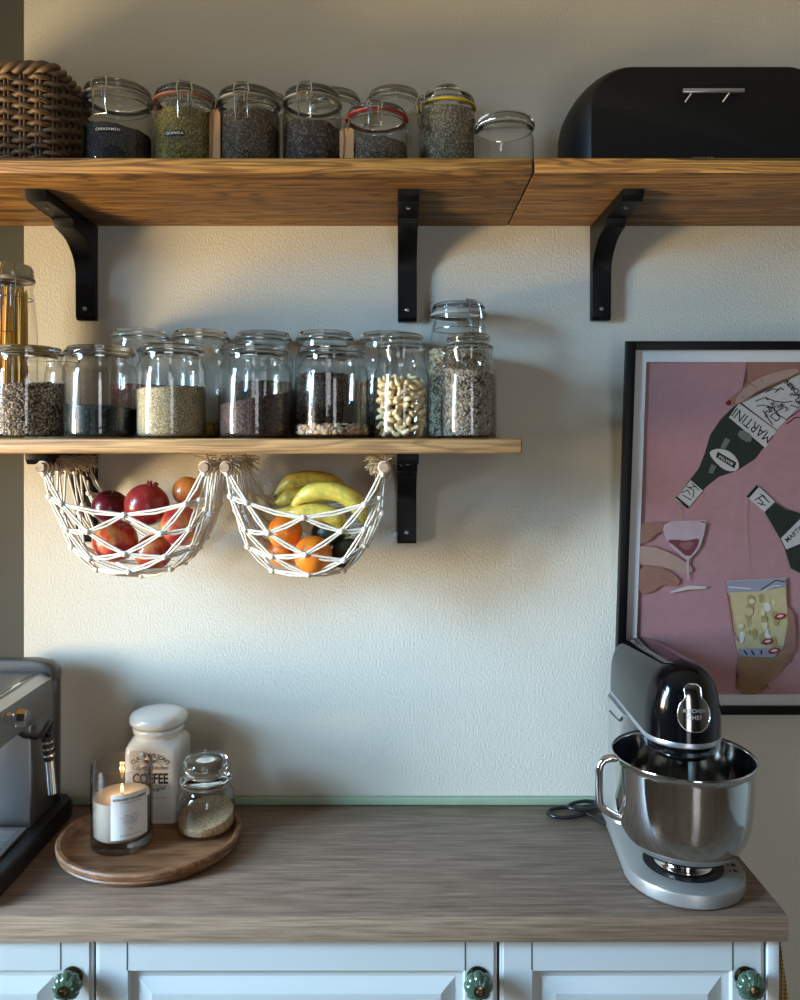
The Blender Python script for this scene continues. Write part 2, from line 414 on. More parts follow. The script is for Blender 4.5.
# brackets
def bracket(x, ztop, zbot, label, gusset=True):
    t = thing('shelf_bracket', (x, 0, ztop-.0004), label, 'bracket', 'black shelf brackets')
    w = .0188; dz = zbot-ztop; th = .0205; al = -.236
    poly = [(-.0005, 0), (al, 0), (al+.002, -.010), (al+.010, -.0185), (-.125, -.0185), (-.123, -.026)]
    for k in range(9):                          # concave brace
        a = k/8
        poly.append((-.118 + (.118-th)*sin(a*pi/2)**1.0*1.0, -.034 - .062*(1-cos(a*pi/2))))
    poly += [(-th, dz+.006), (-th+.005, dz), (-.0005, dz)]
    b = MB(); b.prism(poly, 'x', -w, w, bev=.0016); b.build('bracket_frame', M['black_paint'], t, ang=28)
    for (y, z, ax) in ((-.0208, dz+.022, 'y'), (-.190, -.0188, 'z')):
        b = MB()
        Mx = Matrix.Rotation(R(90), 3, 'X') if ax == 'y' else Matrix.Rotation(R(180), 3, 'X')
        b.lathe([(0,0),(.0042,0),(.0042,.0008),(.003,.0016),(.0016,.0017),(.0012,.0008),(0,.0008)], 14, (0, y, z), M=Mx)
        b.build('screw', M['screw'], t)
    return t
bracket(X(86,1.585), ZT0, 1.8635, 'black wooden bracket at left under the upper shelf, above the lentil jars')
bracket(.0145, ZT0, 1.8610, 'middle black bracket seen head-on under the upper shelf')
bracket(X(601,1.585), ZT0, 1.8635, 'right black bracket under the upper shelf, below the bread bin')
bracket(X(86,1.585), ZL0, 1.4245, 'black bracket under the lower shelf behind the net of apples')
bracket(.0135, ZL0, 1.4215, 'black bracket under the lower shelf beside the net of bananas')

# ------------------------------------------------------------------ worktop and cabinets
CF = Y(1.216)                                  # worktop front
XW = X(788.5, 1.216)
b = MB(); b.box(-.885, XW, CF+.0008, -.001, -.0395, 0, .0012); b.box(-.885, XW, CF, CF+.0006, -.0392, -.0016, .0002, 1)
M['edge_band'] = wood('oak_edge_band', [srgb(128,104,82), srgb(146,121,98), srgb(158,134,110)], (3,34,60), 2.8, .42, .12, seed=7.7, bstr=.05)
tag(b.build('worktop', [M['counter'], M['edge_band']], loc=(0,0,.9)), 'long grey brown oak effect worktop along the plastered wall', 'worktop')
DD = 1.232; DY = Y(DD); ZC = .9-.0395
def panel_door(name, root, x0, x1, knob_right=True):
    """raised-panel door with routed grooves; local x around the door centre, hinge side opposite the knob"""
    z1 = -.004; z0 = -.74; yf = 0; sw = .050
    b = MB()
    def ring(pts_o, yo, pts_i, yi):
        v0 = [b.bm.verts.new((p[0], yo, p[1])) for p in pts_o]; v1 = [b.bm.verts.new((p[0], yi, p[1])) for p in pts_i]
        for i in range(4): b.face([v0[i], v0[(i+1)%4], v1[(i+1)%4], v1[i]])
    def rect(d): return [(x0+d, z0+d), (x1-d, z0+d), (x1-d, z1-d), (x0+d, z1-d)]
    def seq(steps):
        for (d0, y0), (d1, y1) in zip(steps[:-1], steps[1:]): ring(rect(d0), y0, rect(d1), y1)
    seq([(0,.018),(0,.004),(.0015,.002),(.005,.0015),(.006,0),(sw,0),(sw+.0025,.007),(sw+.014,.009),(sw+.0155,.0085),(sw+.034,.0025),(sw+.037,.0015)])
    d = sw+.037; v = [b.bm.verts.new((p[0], .0015, p[1])) for p in rect(d)]; b.face(v)
    v = [b.bm.verts.new((p[0], .018, p[1])) for p in rect(0)]; b.face(v)
    o = b.build(name, M['door'], root, recalc=True, ang=20)
    # joint lines between stiles and rails
    for xx in (x0+sw-.0015, x1-sw-.0005):
        g = MB(); g.box(xx, xx+.0018, -.0004, .0005, z1-sw+.001, z1-.006); g.build('joint_line', M['door_gap'], o)
    # knob: ribbed green ceramic with a metal boss
    kx = (x1-.031) if knob_right else (x0+.028); kz = -.063
    k = MB()
    prof = [(.0,0),(.011,0),(.011,.003),(.0075,.006),(.010,.010),(.0175,.0135),(.0215,.020),(.0205,.027),(.015,.0325),(.009,.0345),(0,.0345)]
    k.lathe(prof, 64, (kx, 0, kz), fn=lambda a, z: 1 + (.16*abs(cos(4*a))**.7-.10 if z > .0125 else 0), M=Matrix.Rotation(R(90),3,'X'))
    kn = k.build('knob', M['knob'], o, ang=60)
    k = MB(); k.lathe([(0,.0335),(.0085,.0335),(.0085,.036),(.005,.037),(.004,.0395),(0,.040)], 20, (kx,0,kz), M=Matrix.Rotation(R(90),3,'X')); k.build('boss', M['brass'], o)
    k = MB(); k.lathe([(0,0),(.0165,-.0),(.0165,.002),(.012,.0035),(0,.0035)], 24, (kx,0,kz), M=Matrix.Rotation(R(90),3,'X')); k.build('rosette', M['brass'], o)
    return o
def cabinet(xa, xb, label, right_knob=True, panel=False):
    t = thing('base_cabinet', ((xa+xb)/2, DY, ZC), label, 'cabinet', 'mint base cabinets under the worktop')
    h = (xb-xa)/2
    b = MB(); b.box(-h, h+(.0005 if not panel else -.001), .0205, -DY-.03, -.76, -.0008); b.build('carcass', M['door_gap'], t)
    panel_door('door', t, -h+.0018, h-.0018, right_knob)
    b = MB(); b.box(-h, h, .06, .075, -ZC+.001, -.761); b.build('plinth', M['white_trim'], t)
    return t
xa = X(94.0, DD); xb = X(498.5, DD); xc_ = X(766.0, DD)
cabinet(xa-.40, xa, 'mint grey cabinet at the far left under the coffee machine')
cabinet(xa, xb, 'wide mint grey cabinet in the middle under the worktop')
cabinet(xb, xc_, 'narrower mint grey cabinet at the right end under the stand mixer')
b = MB(); b.box(0, .0175, -.004, -DY-.02, -ZC+.001, -.001, .0015)
tag(b.build('end_panel', M['door'], loc=(xc_+.0012, DY, ZC)), 'narrow mint end panel closing the cabinet run at right', 'panel')
# straw bag hung on the side of the cabinets
t = thing('straw_bag', (xc_+.0195, -.26, .845), 'woven tan straw bag hanging on the right side of the cabinets', 'bag')
b = MB(); loops = []
for k in range(9):
    q = k/8; z = -.36*q; w = min(.042, .008 + .038*q); dl = .088 + .012*q
    loops.append([(.004 + w*(1+cos(a))*.9 if True else 0, dl*sin(a), z) for a in [2*pi*i/28 for i in range(28)]])
b.loft(loops); b.build('bag_body', M['straw'], t)
b = MB(); b.tube([(.008,-.05,-.01),(.006,-.04,.006),(.006,-.02,.010),(.006,.02,.010),(.006,.04,.006),(.008,.05,-.01)], .003, 6); b.build('handle', M['straw'], t)

# ------------------------------------------------------------------ jars
def clip(t, r, h, ang, m, big=1.0):
    """wire bail closure at angle ang around the jar"""
    ca, sa = cos(ang), sin(ang)
    def P(u, rad, z): return (ca*rad - sa*u, sa*rad + ca*u, z)
    w = .0105*big
    b = MB()
    b.tube([P(-w, r*.98, h*.60), P(-w, r+.004, h*.66), P(-w, r+.005, h*.80), P(-w*1.25, r+.006, h*.88), P(-w, r+.002, h*.96), P(-w*.85, r*.84, h*.996),
            P(w*.85, r*.84, h*.996), P(w, r+.002, h*.96), P(w*1.25, r+.006, h*.88), P(w, r+.005, h*.80), P(w, r+.004, h*.66), P(w, r*.98, h*.60)], .0013, 6, True)
    b.tube([P(-w*1.3, r+.002, h*.845), P(-w*.5, r+.008, h*.85), P(w*.5, r+.008, h*.85), P(w*1.3, r+.002, h*.845)], .0016, 6)
    b.tube([P(-w*.6, r+.007, h*.86), P(-w*.6, r+.009, h*.74), P(w*.6, r+.009, h*.74), P(w*.6, r+.007, h*.86)], .0012, 6)
    ring = [(r*.905*cos(a), r*.905*sin(a), h*.80) for a in [2*pi*i/40 for i in range(40)]]
    b.tube(ring, .0012, 6, True)
    return b.build('wire_clip', m, t)
def jar(px, D, r, h, zb, style, label, cat='jar', group=None, ang=-90, seal=None, gm='jar', knob=False):
    t = thing('glass_jar', (X(px, D), Y(D), zb+.0004), label, cat, group)
    g = M[gm]
    if style == 'A':      # wide mouth, flat ridged glass lid
        b = MB(); b.lathe([(0,.0),(r*.88,0),(r*.97,.003),(r,.010),(r,h*.69),(r*.99,h*.735),(r*.95,h*.775),(r*.90,h*.80),(r*.885,h*.82),(r*.885,h*.868),(r*.91,h*.872),(r*.91,h*.884),(r*.80,h*.884),(r*.80,h*.84)], 48); b.build('jar_body', g, t, ang=50)
        b = MB(); b.lathe([(0,h*.862),(r*.74,h*.862),(r*.77,h*.885),(r*.90,h*.886),(r*.945,h*.896),(r*.96,h*.916),(r*.945,h*.936),(r*.90,h*.944),(r*.885,h*.952),(r*.885,h*.966),(r*.86,h*.976),(r*.80,h*.98),(r*.3,h*.985),(0,h*.986)], 48); b.build('lid', M['solid_glass'], t, ang=50)
    elif style == 'C':    # narrower neck with a bulbous stopper lid
        b = MB(); b.lathe([(0,0),(r*.88,0),(r*.97,.003),(r,.010),(r,h*.57),(r*.985,h*.61),(r*.92,h*.655),(r*.86,h*.685),(r*.84,h*.71),(r*.84,h*.80),(r*.88,h*.82),(r*.88,h*.838),(r*.80,h*.838)], 48); b.build('jar_body', g, t, ang=50)
        b = MB(); b.lathe([(0,h*.84),(r*.85,h*.84),(r*.885,h*.85),(r*.86,h*.868),(r*.73,h*.885),(r*.71,h*.90),(r*.78,h*.925),(r*.79,h*.945),(r*.74,h*.97),(r*.60,h*.985),(r*.3,h*.998),(0,h)], 48); b.build('lid', M['solid_glass'], t, ang=70)
    elif style == 'E':    # low jar, thick rolled rim, glass lid
        b = MB(); b.lathe([(0,0),(r*.88,0),(r*.95,.004),(r*.97,.012),(r*.97,h*.66),(r*.95,h*.73),(r*.90,h*.78),(r*.88,h*.83)], 48); b.build('jar_body', g, t, ang=50)
        b = MB(); b.lathe([(0,h*.832),(r*.92,h*.832),(r*.99,h*.855),(r,h*.90),(r*.97,h*.95),(r*.90,h*.985),(r*.6,h),(0,h)], 48); b.build('lid', M['solid_glass'], t, ang=50)
    else:                 # clip-top preserving jar
        sh = .58 if style == 'T' else .68
        nk = .80 if style == 'T' else .915
        hz = h; h = hz*1.0
        if style == 'T': h = hz*1.0; top_ = .045*hz
        else: top_ = 0
        b = MB(); b.lathe([(0,0),(r*.88,0),(r*.97,.003),(r,.010),(r,h*sh),(r*.985,h*(sh+.05)),(r*(nk+.05),h*.775+top_),(r*nk,h*.795+top_),(r*nk,h*.825+top_),(r*(nk+.05),h*.83+top_),(r*(nk+.05),h*.85+top_)], 48); b.build('jar_body', g, t, ang=50)
        rr = r*(nk+.055)
        prof = [(0,h*.872),(rr,h*.872),(rr*1.01,h*.90),(rr*.97,h*.915),(rr*.985,h*.935),(rr*.95,h*.965),(rr*.86,h*.985),(rr*.5,h*.992),(0,h*.992)]
        if knob: prof = prof[:-2] + [(rr*.5,h*.99),(rr*.44,h*1.0),(rr*.46,h*1.05),(rr*.44,h*1.10),(rr*.3,h*1.12),(0,h*1.125)]
        prof = [(q_, h*.872+top_+(z_-h*.872)*(1-top_/(h*.128))) for q_, z_ in prof]
        b = MB(); b.lathe(prof, 48); b.build('lid', M['solid_glass'], t, ang=50)
        b = MB(); b.lathe([(q_, z_+top_) for q_, z_ in [(rr*.9,h*.852),(rr*1.04,h*.852),(rr*1.05,h*.862),(rr*1.04,h*.871),(rr*.9,h*.871)]], 40); b.build('seal', M[seal or 'rubber_clear'], t)
        clip(t, r*(nk+.08), h, R(ang), M['wire'], 1.0 if r < .058 else 1.1)
    return t
def contents(name, px, D, r, h, zb, mat, label, cat, slope=(0,0), bump=.004, grains=None, gm=None, dome=0.0):
    """the fill of a jar; grains=(count, length, width) scatters real grains over its outside"""
    loc = (X(px, D), Y(D), zb+.0045)
    b = MB(); n = 40
    prof = [(0,0),(r*.90,0),(r*.985,.004),(r,.01),(r,h*.5),(r,h)] + [(r*q, h) for q in (.85,.65,.45,.25)] + [(0,h)]
    rows = b.lathe(prof, n)
    def top(x, y): return slope[0]*x/r + slope[1]*y/r + dome*(1-(x*x+y*y)/(r*r))
    for row in rows[5:]:
        for v in row: v.co.z = max(.006, h + top(v.co.x, v.co.y) + random.uniform(-bump, bump)*.5)
    for v in rows[4]: v.co.z = max(.005, (h+top(v.co.x, v.co.y))*.5)
    mats = [mat]
    if grains:
        mats.append(gm); cnt, ln, wd = grains
        for i in range(cnt):
            if random.random() < .74:
                a = random.uniform(pi*.98, 2*pi*1.02) if random.random() < .9 else random.uniform(0, 2*pi)
                x, y = r*cos(a), r*sin(a); z = random.uniform(0, 1)*(h+top(x, y))
                nrm = Vector((cos(a), sin(a), 0))
            else:
                q = sqrt(random.random())*r*.97; a = random.uniform(0, 2*pi); x, y = q*cos(a), q*sin(a); z = h+top(x, y); nrm = Vector((0,0,1))
            d = Vector((random.gauss(0,1), random.gauss(0,1), random.gauss(0,1))); d -= nrm*d.dot(nrm)*.8
            if d.length < 1e-3: continue
            d.normalize(); w = nrm.cross(d); w.normalize(); u = d.cross(w)
            c = Vector((x, y, max(z, wd))) - nrm*wd*random.uniform(-.35, .35)
            L = ln*random.uniform(.75, 1.15)*.5; W = wd*random.uniform(.8,1.2)*.5
            vs = [c+d*L]
            for q, s_ in ((.35,.85), (-.45,1.0)):
                for k in range(5):
                    vs.append(c + d*(L*q) + (w*cos(2*pi*k/5) + u*sin(2*pi*k/5)*.7)*W*s_)
            vs.append(c-d*L)
            fs = [(0,1+k,1+(k+1)%5) for k in range(5)] + [(1+k,6+k,6+(k+1)%5,1+(k+1)%5) for k in range(5)] + [(6+k,11,6+(k+1)%5) for k in range(5)]
            b.raw(vs, fs, 1)
    return tag(b.build(name, mats, loc=loc, ang=60), label, cat, kind='stuff')
def name_tape(t, text, r, ang, z, w=.030, hgt=.0085, size=.0068):
    """embossed tape label curved round the jar"""
    b = MB(); n = 12; L0, L1 = [], []
    A = R(ang)
    def pt(u, rad, zz): a = A + u/r; return (rad*cos(a), rad*sin(a), zz)
    o = []
    for (rad) in (r+.0004, r+.0011):
        o.append([[b.bm.verts.new(pt(-w/2+w*i/n, rad, zz)) for i in range(n+1)] for zz in (z-hgt/2, z+hgt/2)])
    for i in range(n):
        b.face([o[1][0][i], o[1][0][i+1], o[1][1][i+1], o[1][1][i]]); b.face([o[0][0][i], o[0][1][i], o[0][1][i+1], o[0][0][i+1]])
        for q in (0,1): b.face([o[0][q][i], o[0][q][i+1], o[1][q][i+1], o[1][q][i]])
    for i in (0, n): b.face([o[0][0][i], o[0][1][i], o[1][1][i], o[1][0][i]])
    tp = b.build('name_tape', M['label_black'], t)
    vs, fs = text_geo(text, size, .0001, 0, 1.15)
    b = MB(); b.raw([pt(x, r+.0013, z+y) for x, y in vs], fs); b.build('lettering', M['label_ink'], tp, recalc=False)
def hang_tag(t, r, ang, z0, z1, w, scallop=False, face=None):
    A = R(ang); ca, sa = cos(A), sin(A); B = R(face); cb, sb = cos(B), sin(B)
    def P(u, d, z): return (ca*(r+.0065) + cb*(d-.003) - sb*u, sa*(r+.0065) + sb*(d-.003) + cb*u, z)
    b = MB(); o = [(-w/2,z0),(w/2,z0),(w/2,z1-.010),(w*.25,z1),(-w*.25,z1),(-w/2,z1-.010)]
    if scallop:
        o = [(-w/2,z0),(w/2,z0)] + [(w/2+.0018*(k%2), z0+(z1-z0)*k/12) for k in range(1,12)] + [(w*.3,z1),(-w*.3,z1)] + [(-w/2-.0018*(k%2), z0+(z1-z0)*k/12) for k in range(11,0,-1)]
    A0 = [b.bm.verts.new(P(u, .003, z)) for u, z in o]; A1 = [b.bm.verts.new(P(u, .0042, z)) for u, z in o]
    b.face(A0); b.face(list(reversed(A1))); n = len(o)
    for i in range(n): b.face([A0[i], A0[(i+1)%n], A1[(i+1)%n], A1[i]])
    b.build('hang_tag', M['tag'], t)
    b = MB(); b.tube([P(0,.003,z1-.006), P(.004,.008,z1+.004), P(.006,.005,z1+.016), P(-.003,.004,z1+.018), P(-.008,.007,z1+.002), P(-.004,.006,z1-.02), P(-.007,.006,z0+.005)], .0009, 5); b.build('string', M['twine'], t)

GU = 'clip-top jars on the upper shelf'; GUB = 'glass jars at the back of the upper shelf'
C = lambda *a: [srgb(*x) for x in a]
S_ = {
 'chia': seeds('chia_seed', C((40,40,42),(66,64,64),(30,30,32),(92,90,88),(52,50,52)), 620),
 'mung': seeds('golden_green_seed', C((120,110,44),(146,132,60),(96,90,40),(168,150,80),(108,92,48)), 420),
 'mixseed': seeds('mixed_brown_seed', C((84,70,58),(112,96,78),(62,50,44),(134,118,96),(92,76,60)), 380),
 'lentil': seeds('brown_lentil', C((78,62,54),(96,78,68),(58,46,42),(126,106,92),(70,56,50)), 260),
 'oats': seeds('pale_seed_mix', C((120,108,84),(150,138,108),(88,78,60),(172,160,130),(104,94,74)), 420),
 'stripe': seeds('striped_seed', C((176,150,118),(70,50,36),(140,110,84),(50,36,28),(200,178,146)), 330, stretch=(1,1,.6)),
 'beluga': seeds('beluga_lentil', C((16,22,22),(30,40,40),(10,14,14),(58,72,68),(22,28,28)), 250, rough=.4),
 'red': seeds('red_lentil', C((150,60,46),(170,78,58),(132,48,38),(184,92,70)), 380),
 'quinoa': seeds('quinoa', C((186,166,126),(204,184,146),(164,144,106),(220,204,168),(180,160,120)), 560),
 'flax': seeds('flax_seed', C((66,48,42),(86,64,56),(48,36,32),(112,88,78),(58,42,38)), 420),
 'walnut': seeds('walnut_pieces', C((92,72,58),(118,92,72),(70,54,46),(136,108,84)), 150),
 'yellow': seeds('split_pea', C((206,172,60),(222,190,80),(186,150,48)), 300),
 'dark': seeds('dark_core', C((70,60,50),(92,80,68),(56,48,40)), 300),
 'sugar': seeds('raw_sugar', C((206,170,124),(222,190,146),(190,154,110),(232,206,168)), 620, rough=.5),
}
G_ = {
 'sun': island('sunflower_kernels', C((120,108,92),(152,138,116),(84,74,64),(180,166,142),(66,57,50),(138,124,106))),
 'pale': island('pale_grains', C((170,158,130),(196,184,154),(150,136,108),(206,196,170))),
 'stripe': island('striped_grains', C((190,164,132),(86,62,48),(160,132,104),(62,44,36),(212,190,160))),
 'nuts': island('pale_nut_pieces', C((190,160,122),(120,86,64),(214,190,156),(96,66,50),(170,138,104))),
 'dark': island('dark_grains', C((70,56,48),(104,86,72),(52,42,38),(128,108,92))),
}
# --- upper shelf
zu = ZT1
j = jar(118, 1.43, .0605, .1735, zu, 'D', 'clip-top jar of dark seeds marked CHIASAMEN beside the wicker basket', group=GU, ang=-99, gm='jar_green')
name_tape(j, 'CHIASAMEN', .0605, -87, .0765, .046)
contents('chia_seeds', 118, 1.43, .0570, .0865, zu, S_['chia'], 'dark grey chia seeds in the jar beside the wicker basket', 'seeds', slope=(-.006,0))
j = jar(185.5, 1.43, .0555, .1665, zu, 'D', 'clip-top jar of golden green grains marked QUINOA, second clip jar from the basket', group=GU, ang=-77, seal='rubber_brown')
name_tape(j, 'QUINOA', .0555, -94, .0715, .032)
contents('golden_grains', 185.5, 1.43, .0525, .1145, zu, S_['mung'], 'golden green grains in the second clip-top jar from the basket', 'grains')
j = jar(249, 1.43, .0555, .1645, zu, 'D', 'clip-top jar of mixed brown grains with a tall wooden tag at its left', group=GU, ang=-92, gm='jar_green')
hang_tag(j, .0555, -150, .020, .122, .023, False, -112)
contents('brown_grains', 249, 1.43, .0525, .1145, zu, S_['mixseed'], 'mixed brown grains in the clip-top jar with a wooden tag', 'grains')
j = jar(312.5, 1.43, .0525, .1665, zu, 'D', 'clip-top jar two thirds full of brown lentils, between the tagged jars', group=GU, ang=-98, gm='jar_green')
contents('brown_lentils', 312.5, 1.43, .0495, .0945, zu, S_['lentil'], 'brown lentils in the tall clip-top jar above the middle bracket', 'lentils', slope=(-.004,0))
j = jar(377, 1.405, .0545, .1225, zu, 'D', 'short clip-top jar with a red rubber seal and a small kraft tag', group=GU, ang=-92, seal='rubber_red')
hang_tag(j, .0545, -146, .020, .078, .024, True, -108)
contents('seed_mix', 377, 1.405, .0515, .0545, zu, S_['mixseed'], 'low layer of brown seed mix in the short red-sealed jar', 'seeds')
j = jar(447, 1.43, .0515, .1565, zu, 'D', 'clip-top jar with a bright yellow seal and knobbed lid', group=GU, ang=-148, seal='rubber_yellow', knob=True)
contents('pale_seeds', 447, 1.43, .0485, .1205, zu, S_['oats'], 'pale green brown seeds filling the yellow-sealed jar', 'seeds')
jar(504.5, 1.45, .0545, .1245, zu, 'E', 'low empty glass jar with a thick rim, nearest the bread bin', group=GU)
jar(192, 1.535, .0535, .2065, zu, 'A', 'empty glass jar mostly hidden behind the QUINOA jar', group=GUB)
jar(262, 1.535, .0535, .2045, zu, 'A', 'empty glass jar hidden behind the jar with the wooden tag', group=GUB)
jar(334, 1.535, .0545, .2085, zu, 'A', 'empty glass jar peeping out right behind the brown lentil jar', group=GUB)
jar(394, 1.535, .0545, .2125, zu, 'A', 'empty glass jar rising behind the red-sealed jar', group=GUB)
# --- lower shelf, front row
GL = 'glass jars in the front row of the lower shelf'; GB = 'glass jars in the back row of the lower shelf'
zl = ZL1; D1 = 1.405; D2 = 1.537
jar(27, D1, .0640, .163, zl, 'A', 'wide glass jar of brown striped seeds at the left end of the lower shelf', group=GL)
contents('striped_seeds', 27, D1, .0605, .088, zl, S_['dark'], 'brown and cream striped seeds in the leftmost wide jar', 'seeds', slope=(.004,0), grains=(4200,.0054,.0025), gm=G_['stripe'])
jar(100, D1, .0625, .163, zl, 'A', 'wide glass jar one third full of black lentils, second from left', group=GL)
contents('black_lentils', 100, D1, .0595, .052, zl, S_['beluga'], 'black beluga lentils lying low in a wide jar', 'lentils', slope=(-.003,0))
jar(171, D1, .0605, .167, zl, 'A', 'wide glass jar half full of beige quinoa on the lower shelf', group=GL)
contents('quinoa_grains', 171, D1, .0575, .083, zl, S_['quinoa'], 'beige quinoa grains in the wide jar, half full', 'grains', slope=(.003,0), dome=.004)
jar(255, D1, .0635, .165, zl, 'A', 'wide glass jar with a slanting fill of dark brown flax seed', group=GL)
contents('flax_seeds', 255, D1, .0605, .066, zl, S_['flax'], 'dark brown flax seeds lying at a slant in a jar', 'seeds', slope=(.012,.004))
jar(332, D1, .0632, .162, zl, 'A', 'wide glass jar nearly empty with a thin layer of nut pieces', group=GL)
contents('nut_pieces', 332, D1, .0600, .018, zl, S_['dark'], 'thin layer of chopped nut pieces at the bottom of a jar', 'nuts', grains=(520,.0105,.0065), gm=G_['nuts'])
jar(401.5, D1, .0490, .186, zl, 'C', 'slim glass jar of whole cashews with a bulb lid', group=GL)
jar(468.5, D1, .0492, .186, zl, 'C', 'slim glass jar of grey sunflower seeds at the right end of the shelf', group=GL)
contents('sunflower_seeds', 468.5, D1, .0450, .112, zl, S_['dark'], 'grey striped sunflower seeds in the right end slim jar', 'seeds', slope=(-.006,0), grains=(3400,.0085,.0031), gm=G_['sun'])
# --- lower shelf, back row
jar(12.5, 1.500, .0440, .328, zl, 'T', 'tall clip-top jar of spaghetti at the left edge', group=GB, ang=-75)
jar(62.5, 1.548, .0330, .166, zl, 'A', 'small glass jar tucked between the striped seeds and black lentils', group=GB)
jar(139.5, D2, .0570, .213, zl, 'A', 'tall glass jar of red lentils behind the quinoa jar', group=GB)
contents('red_lentils', 139.5, D2, .0535, .098, zl, S_['red'], 'red lentils glimpsed behind the black lentil jar', 'lentils')
jar(201, D2, .0570, .211, zl, 'A', 'tall nearly empty glass jar behind quinoa and flax, yellow layer at its bottom', group=GB)
contents('split_peas', 201, D2, .0535, .026, zl, S_['yellow'], 'shallow yellow split peas in a back row jar', 'peas')
jar(263.5, D2, .0570, .208, zl, 'A', 'tall glass jar behind the flax seed jar', group=GB)
contents('brown_seeds', 263.5, D2, .0535, .104, zl, S_['mixseed'], 'brown seeds in the back row jar behind the flax seed', 'seeds')
jar(325, D2, .0570, .209, zl, 'A', 'tall glass jar of dark oats behind the nearly empty jar', group=GB)
contents('dark_oats', 325, D2, .0535, .118, zl, S_['lentil'], 'dark speckled oat grains behind the nearly empty jar', 'grains', bump=.008, grains=(900,.0065,.003), gm=G_['dark'])
jar(387, D2, .0555, .207, zl, 'A', 'tall glass jar of walnuts behind the cashew jar', group=GB)
contents('walnuts', 387, D2, .0520, .100, zl, S_['walnut'], 'brown walnut pieces in the jar behind the cashews', 'nuts', dome=.012, bump=.008)
jar(458.5, D2, .0600, .262, zl, 'T', 'tallest clip-top jar of pale seeds behind the sunflower seed jar', group=GB, ang=-62)
contents('pale_kernels', 458.5, D2, .0560, .165, zl, S_['oats'], 'pale seed kernels in the tallest clip-top jar', 'seeds', bump=.004, grains=(2600,.0080,.0030), gm=G_['pale'])
# spaghetti: too thin and many to count, one bundle
b = MB()
for i in range(110):
    q = sqrt(random.random())*.033; a = random.uniform(0, 2*pi); x, y = q*cos(a), q*sin(a); tx, ty = random.uniform(-.006,.006), random.uniform(-.006,.006)
    z1 = random.uniform(.262,.282); k = .80
    b.tube([(x, y, .001), ((x*k+tx), (y*k+ty), z1)], .0014, 5)
tag(b.build('spaghetti', M['pasta'], loc=(X(12.5,1.5), Y(1.5), zl+.005)), 'yellow spaghetti standing in the tall clip-top jar', 'pasta', kind='stuff')
# cashews: each its own nut
def cashew_mesh():
    b = MB(); pts, rad = [], []
    for k in range(9):
        a = -1.25 + 2.5*k/8; pts.append((.0068*cos(a)-.004, .0078*sin(a), 0)); rad.append(.0046*sqrt(max(.06, 1-((k-4)/4.4)**2))*(1.1 if k < 4 else .95))
    b.tube(pts, rad, 8); o = b.build('cashew', M_cashew, ang=80); return o
M_cashew = plain('cashew_nut', srgb(222,198,150), .5, var=.12, vs=90)
cx, cy, cz = X(401.5, D1), Y(D1), zl+.0045
proto = None; placed = []
def add_cashew(p, e):
    global proto
    if proto is None: proto = cashew_mesh(); o = proto
    else: o = proto.copy(); COL.objects.link(o)
    o.location = p; o.rotation_euler = e
    tag(o, 'pale cashew nut heaped in the slim bulb-lidded jar', 'nut', 'cashews in the slim jar')
tries = 0
while len(placed) < 128 and tries < 30000:
    tries += 1
    lay = random.random()
    if lay < .62: q = .0365; a = random.uniform(pi*.95, 2*pi*1.05); z = random.uniform(.006, .094)
    elif lay < .80: q = .026; a = random.uniform(pi, 2*pi); z = random.uniform(.006, .098)
    else: q = sqrt(random.random())*.035; a = random.uniform(0, 2*pi); z = random.uniform(.086, .104)
    p = Vector((q*cos(a), q*sin(a), z))
    if all((p-o).length > .0107 for o in placed):
        placed.append(p); add_cashew((cx+p.x, cy+p.y, cz+p.z), (random.uniform(0,6.28), random.uniform(0,6.28), random.uniform(0,6.28)))

# ------------------------------------------------------------------ wicker basket
bx0, bx1, by0, by1 = -.905, X(54,1.345), Y(1.345)+.004, -.085
t = thing('wicker_basket', ((bx0+bx1)/2, (by0+by1)/2, ZT1+.0006), 'brown willow wicker basket at the left end of the upper shelf', 'basket')
hx, hy, rc, BH = (bx1-bx0)/2-.004, (by1-by0)/2-.004, .022, .1825
def rr_path(hx, hy, rc, n):
    """points evenly spaced along a rounded rectangle, with outward normals"""
    segs = [('l',(-hx+rc,-hy),(hx-rc,-hy)),('a',(hx-rc,-hy+rc),-90),('l',(hx,-hy+rc),(hx,hy-rc)),('a',(hx-rc,hy-rc),0),('l',(hx-rc,hy),(-hx+rc,hy)),('a',(-hx+rc,hy-rc),90),('l',(-hx,hy-rc),(-hx,-hy+rc)),('a',(-hx+rc,-hy+rc),180)]
    L = []
    for s in segs: L.append(sqrt((s[2][0]-s[1][0])**2+(s[2][1]-s[1][1])**2) if s[0]=='l' else rc*pi/2)
    tot = sum(L); out = []
    for k in range(n):
        d = tot*k/n; i = 0
        while d > L[i]: d -= L[i]; i += 1
        s = segs[i]
        if s[0] == 'l':
            q = d/L[i]; x = s[1][0]+(s[2][0]-s[1][0])*q; y = s[1][1]+(s[2][1]-s[1][1])*q
            dx, dy = (s[2][0]-s[1][0])/L[i], (s[2][1]-s[1][1])/L[i]; out.append((x, y, dy, -dx))
        else:
            a = R(s[2]) + d/rc; out.append((s[1][0]+rc*cos(a), s[1][1]+rc*sin(a), cos(a), sin(a)))
    return out
NST = 34; path = rr_path(hx, hy, rc, NST*6)
b = MB()
for s in range(NST):
    x, y, nx, ny = path[s*6]
    for off in (-.0035, .0035):
        b.tube([(x-ny*off, y+nx*off, .004), (x-ny*off, y+nx*off, BH-.012)], .0028, 6)
rows = 15
for rw in range(rows):
    z = .020 + (BH-.046)*rw/(rows-1); ph = rw % 2
    pts = []
    for k, (x, y, nx, ny) in enumerate(path):
        o = .0062*cos(pi*k/6 + pi*ph); pts.append((x+nx*o, y+ny*o, z + .0012*sin(k*1.7+rw)))
    b.tube(pts, .0044, 6, True)
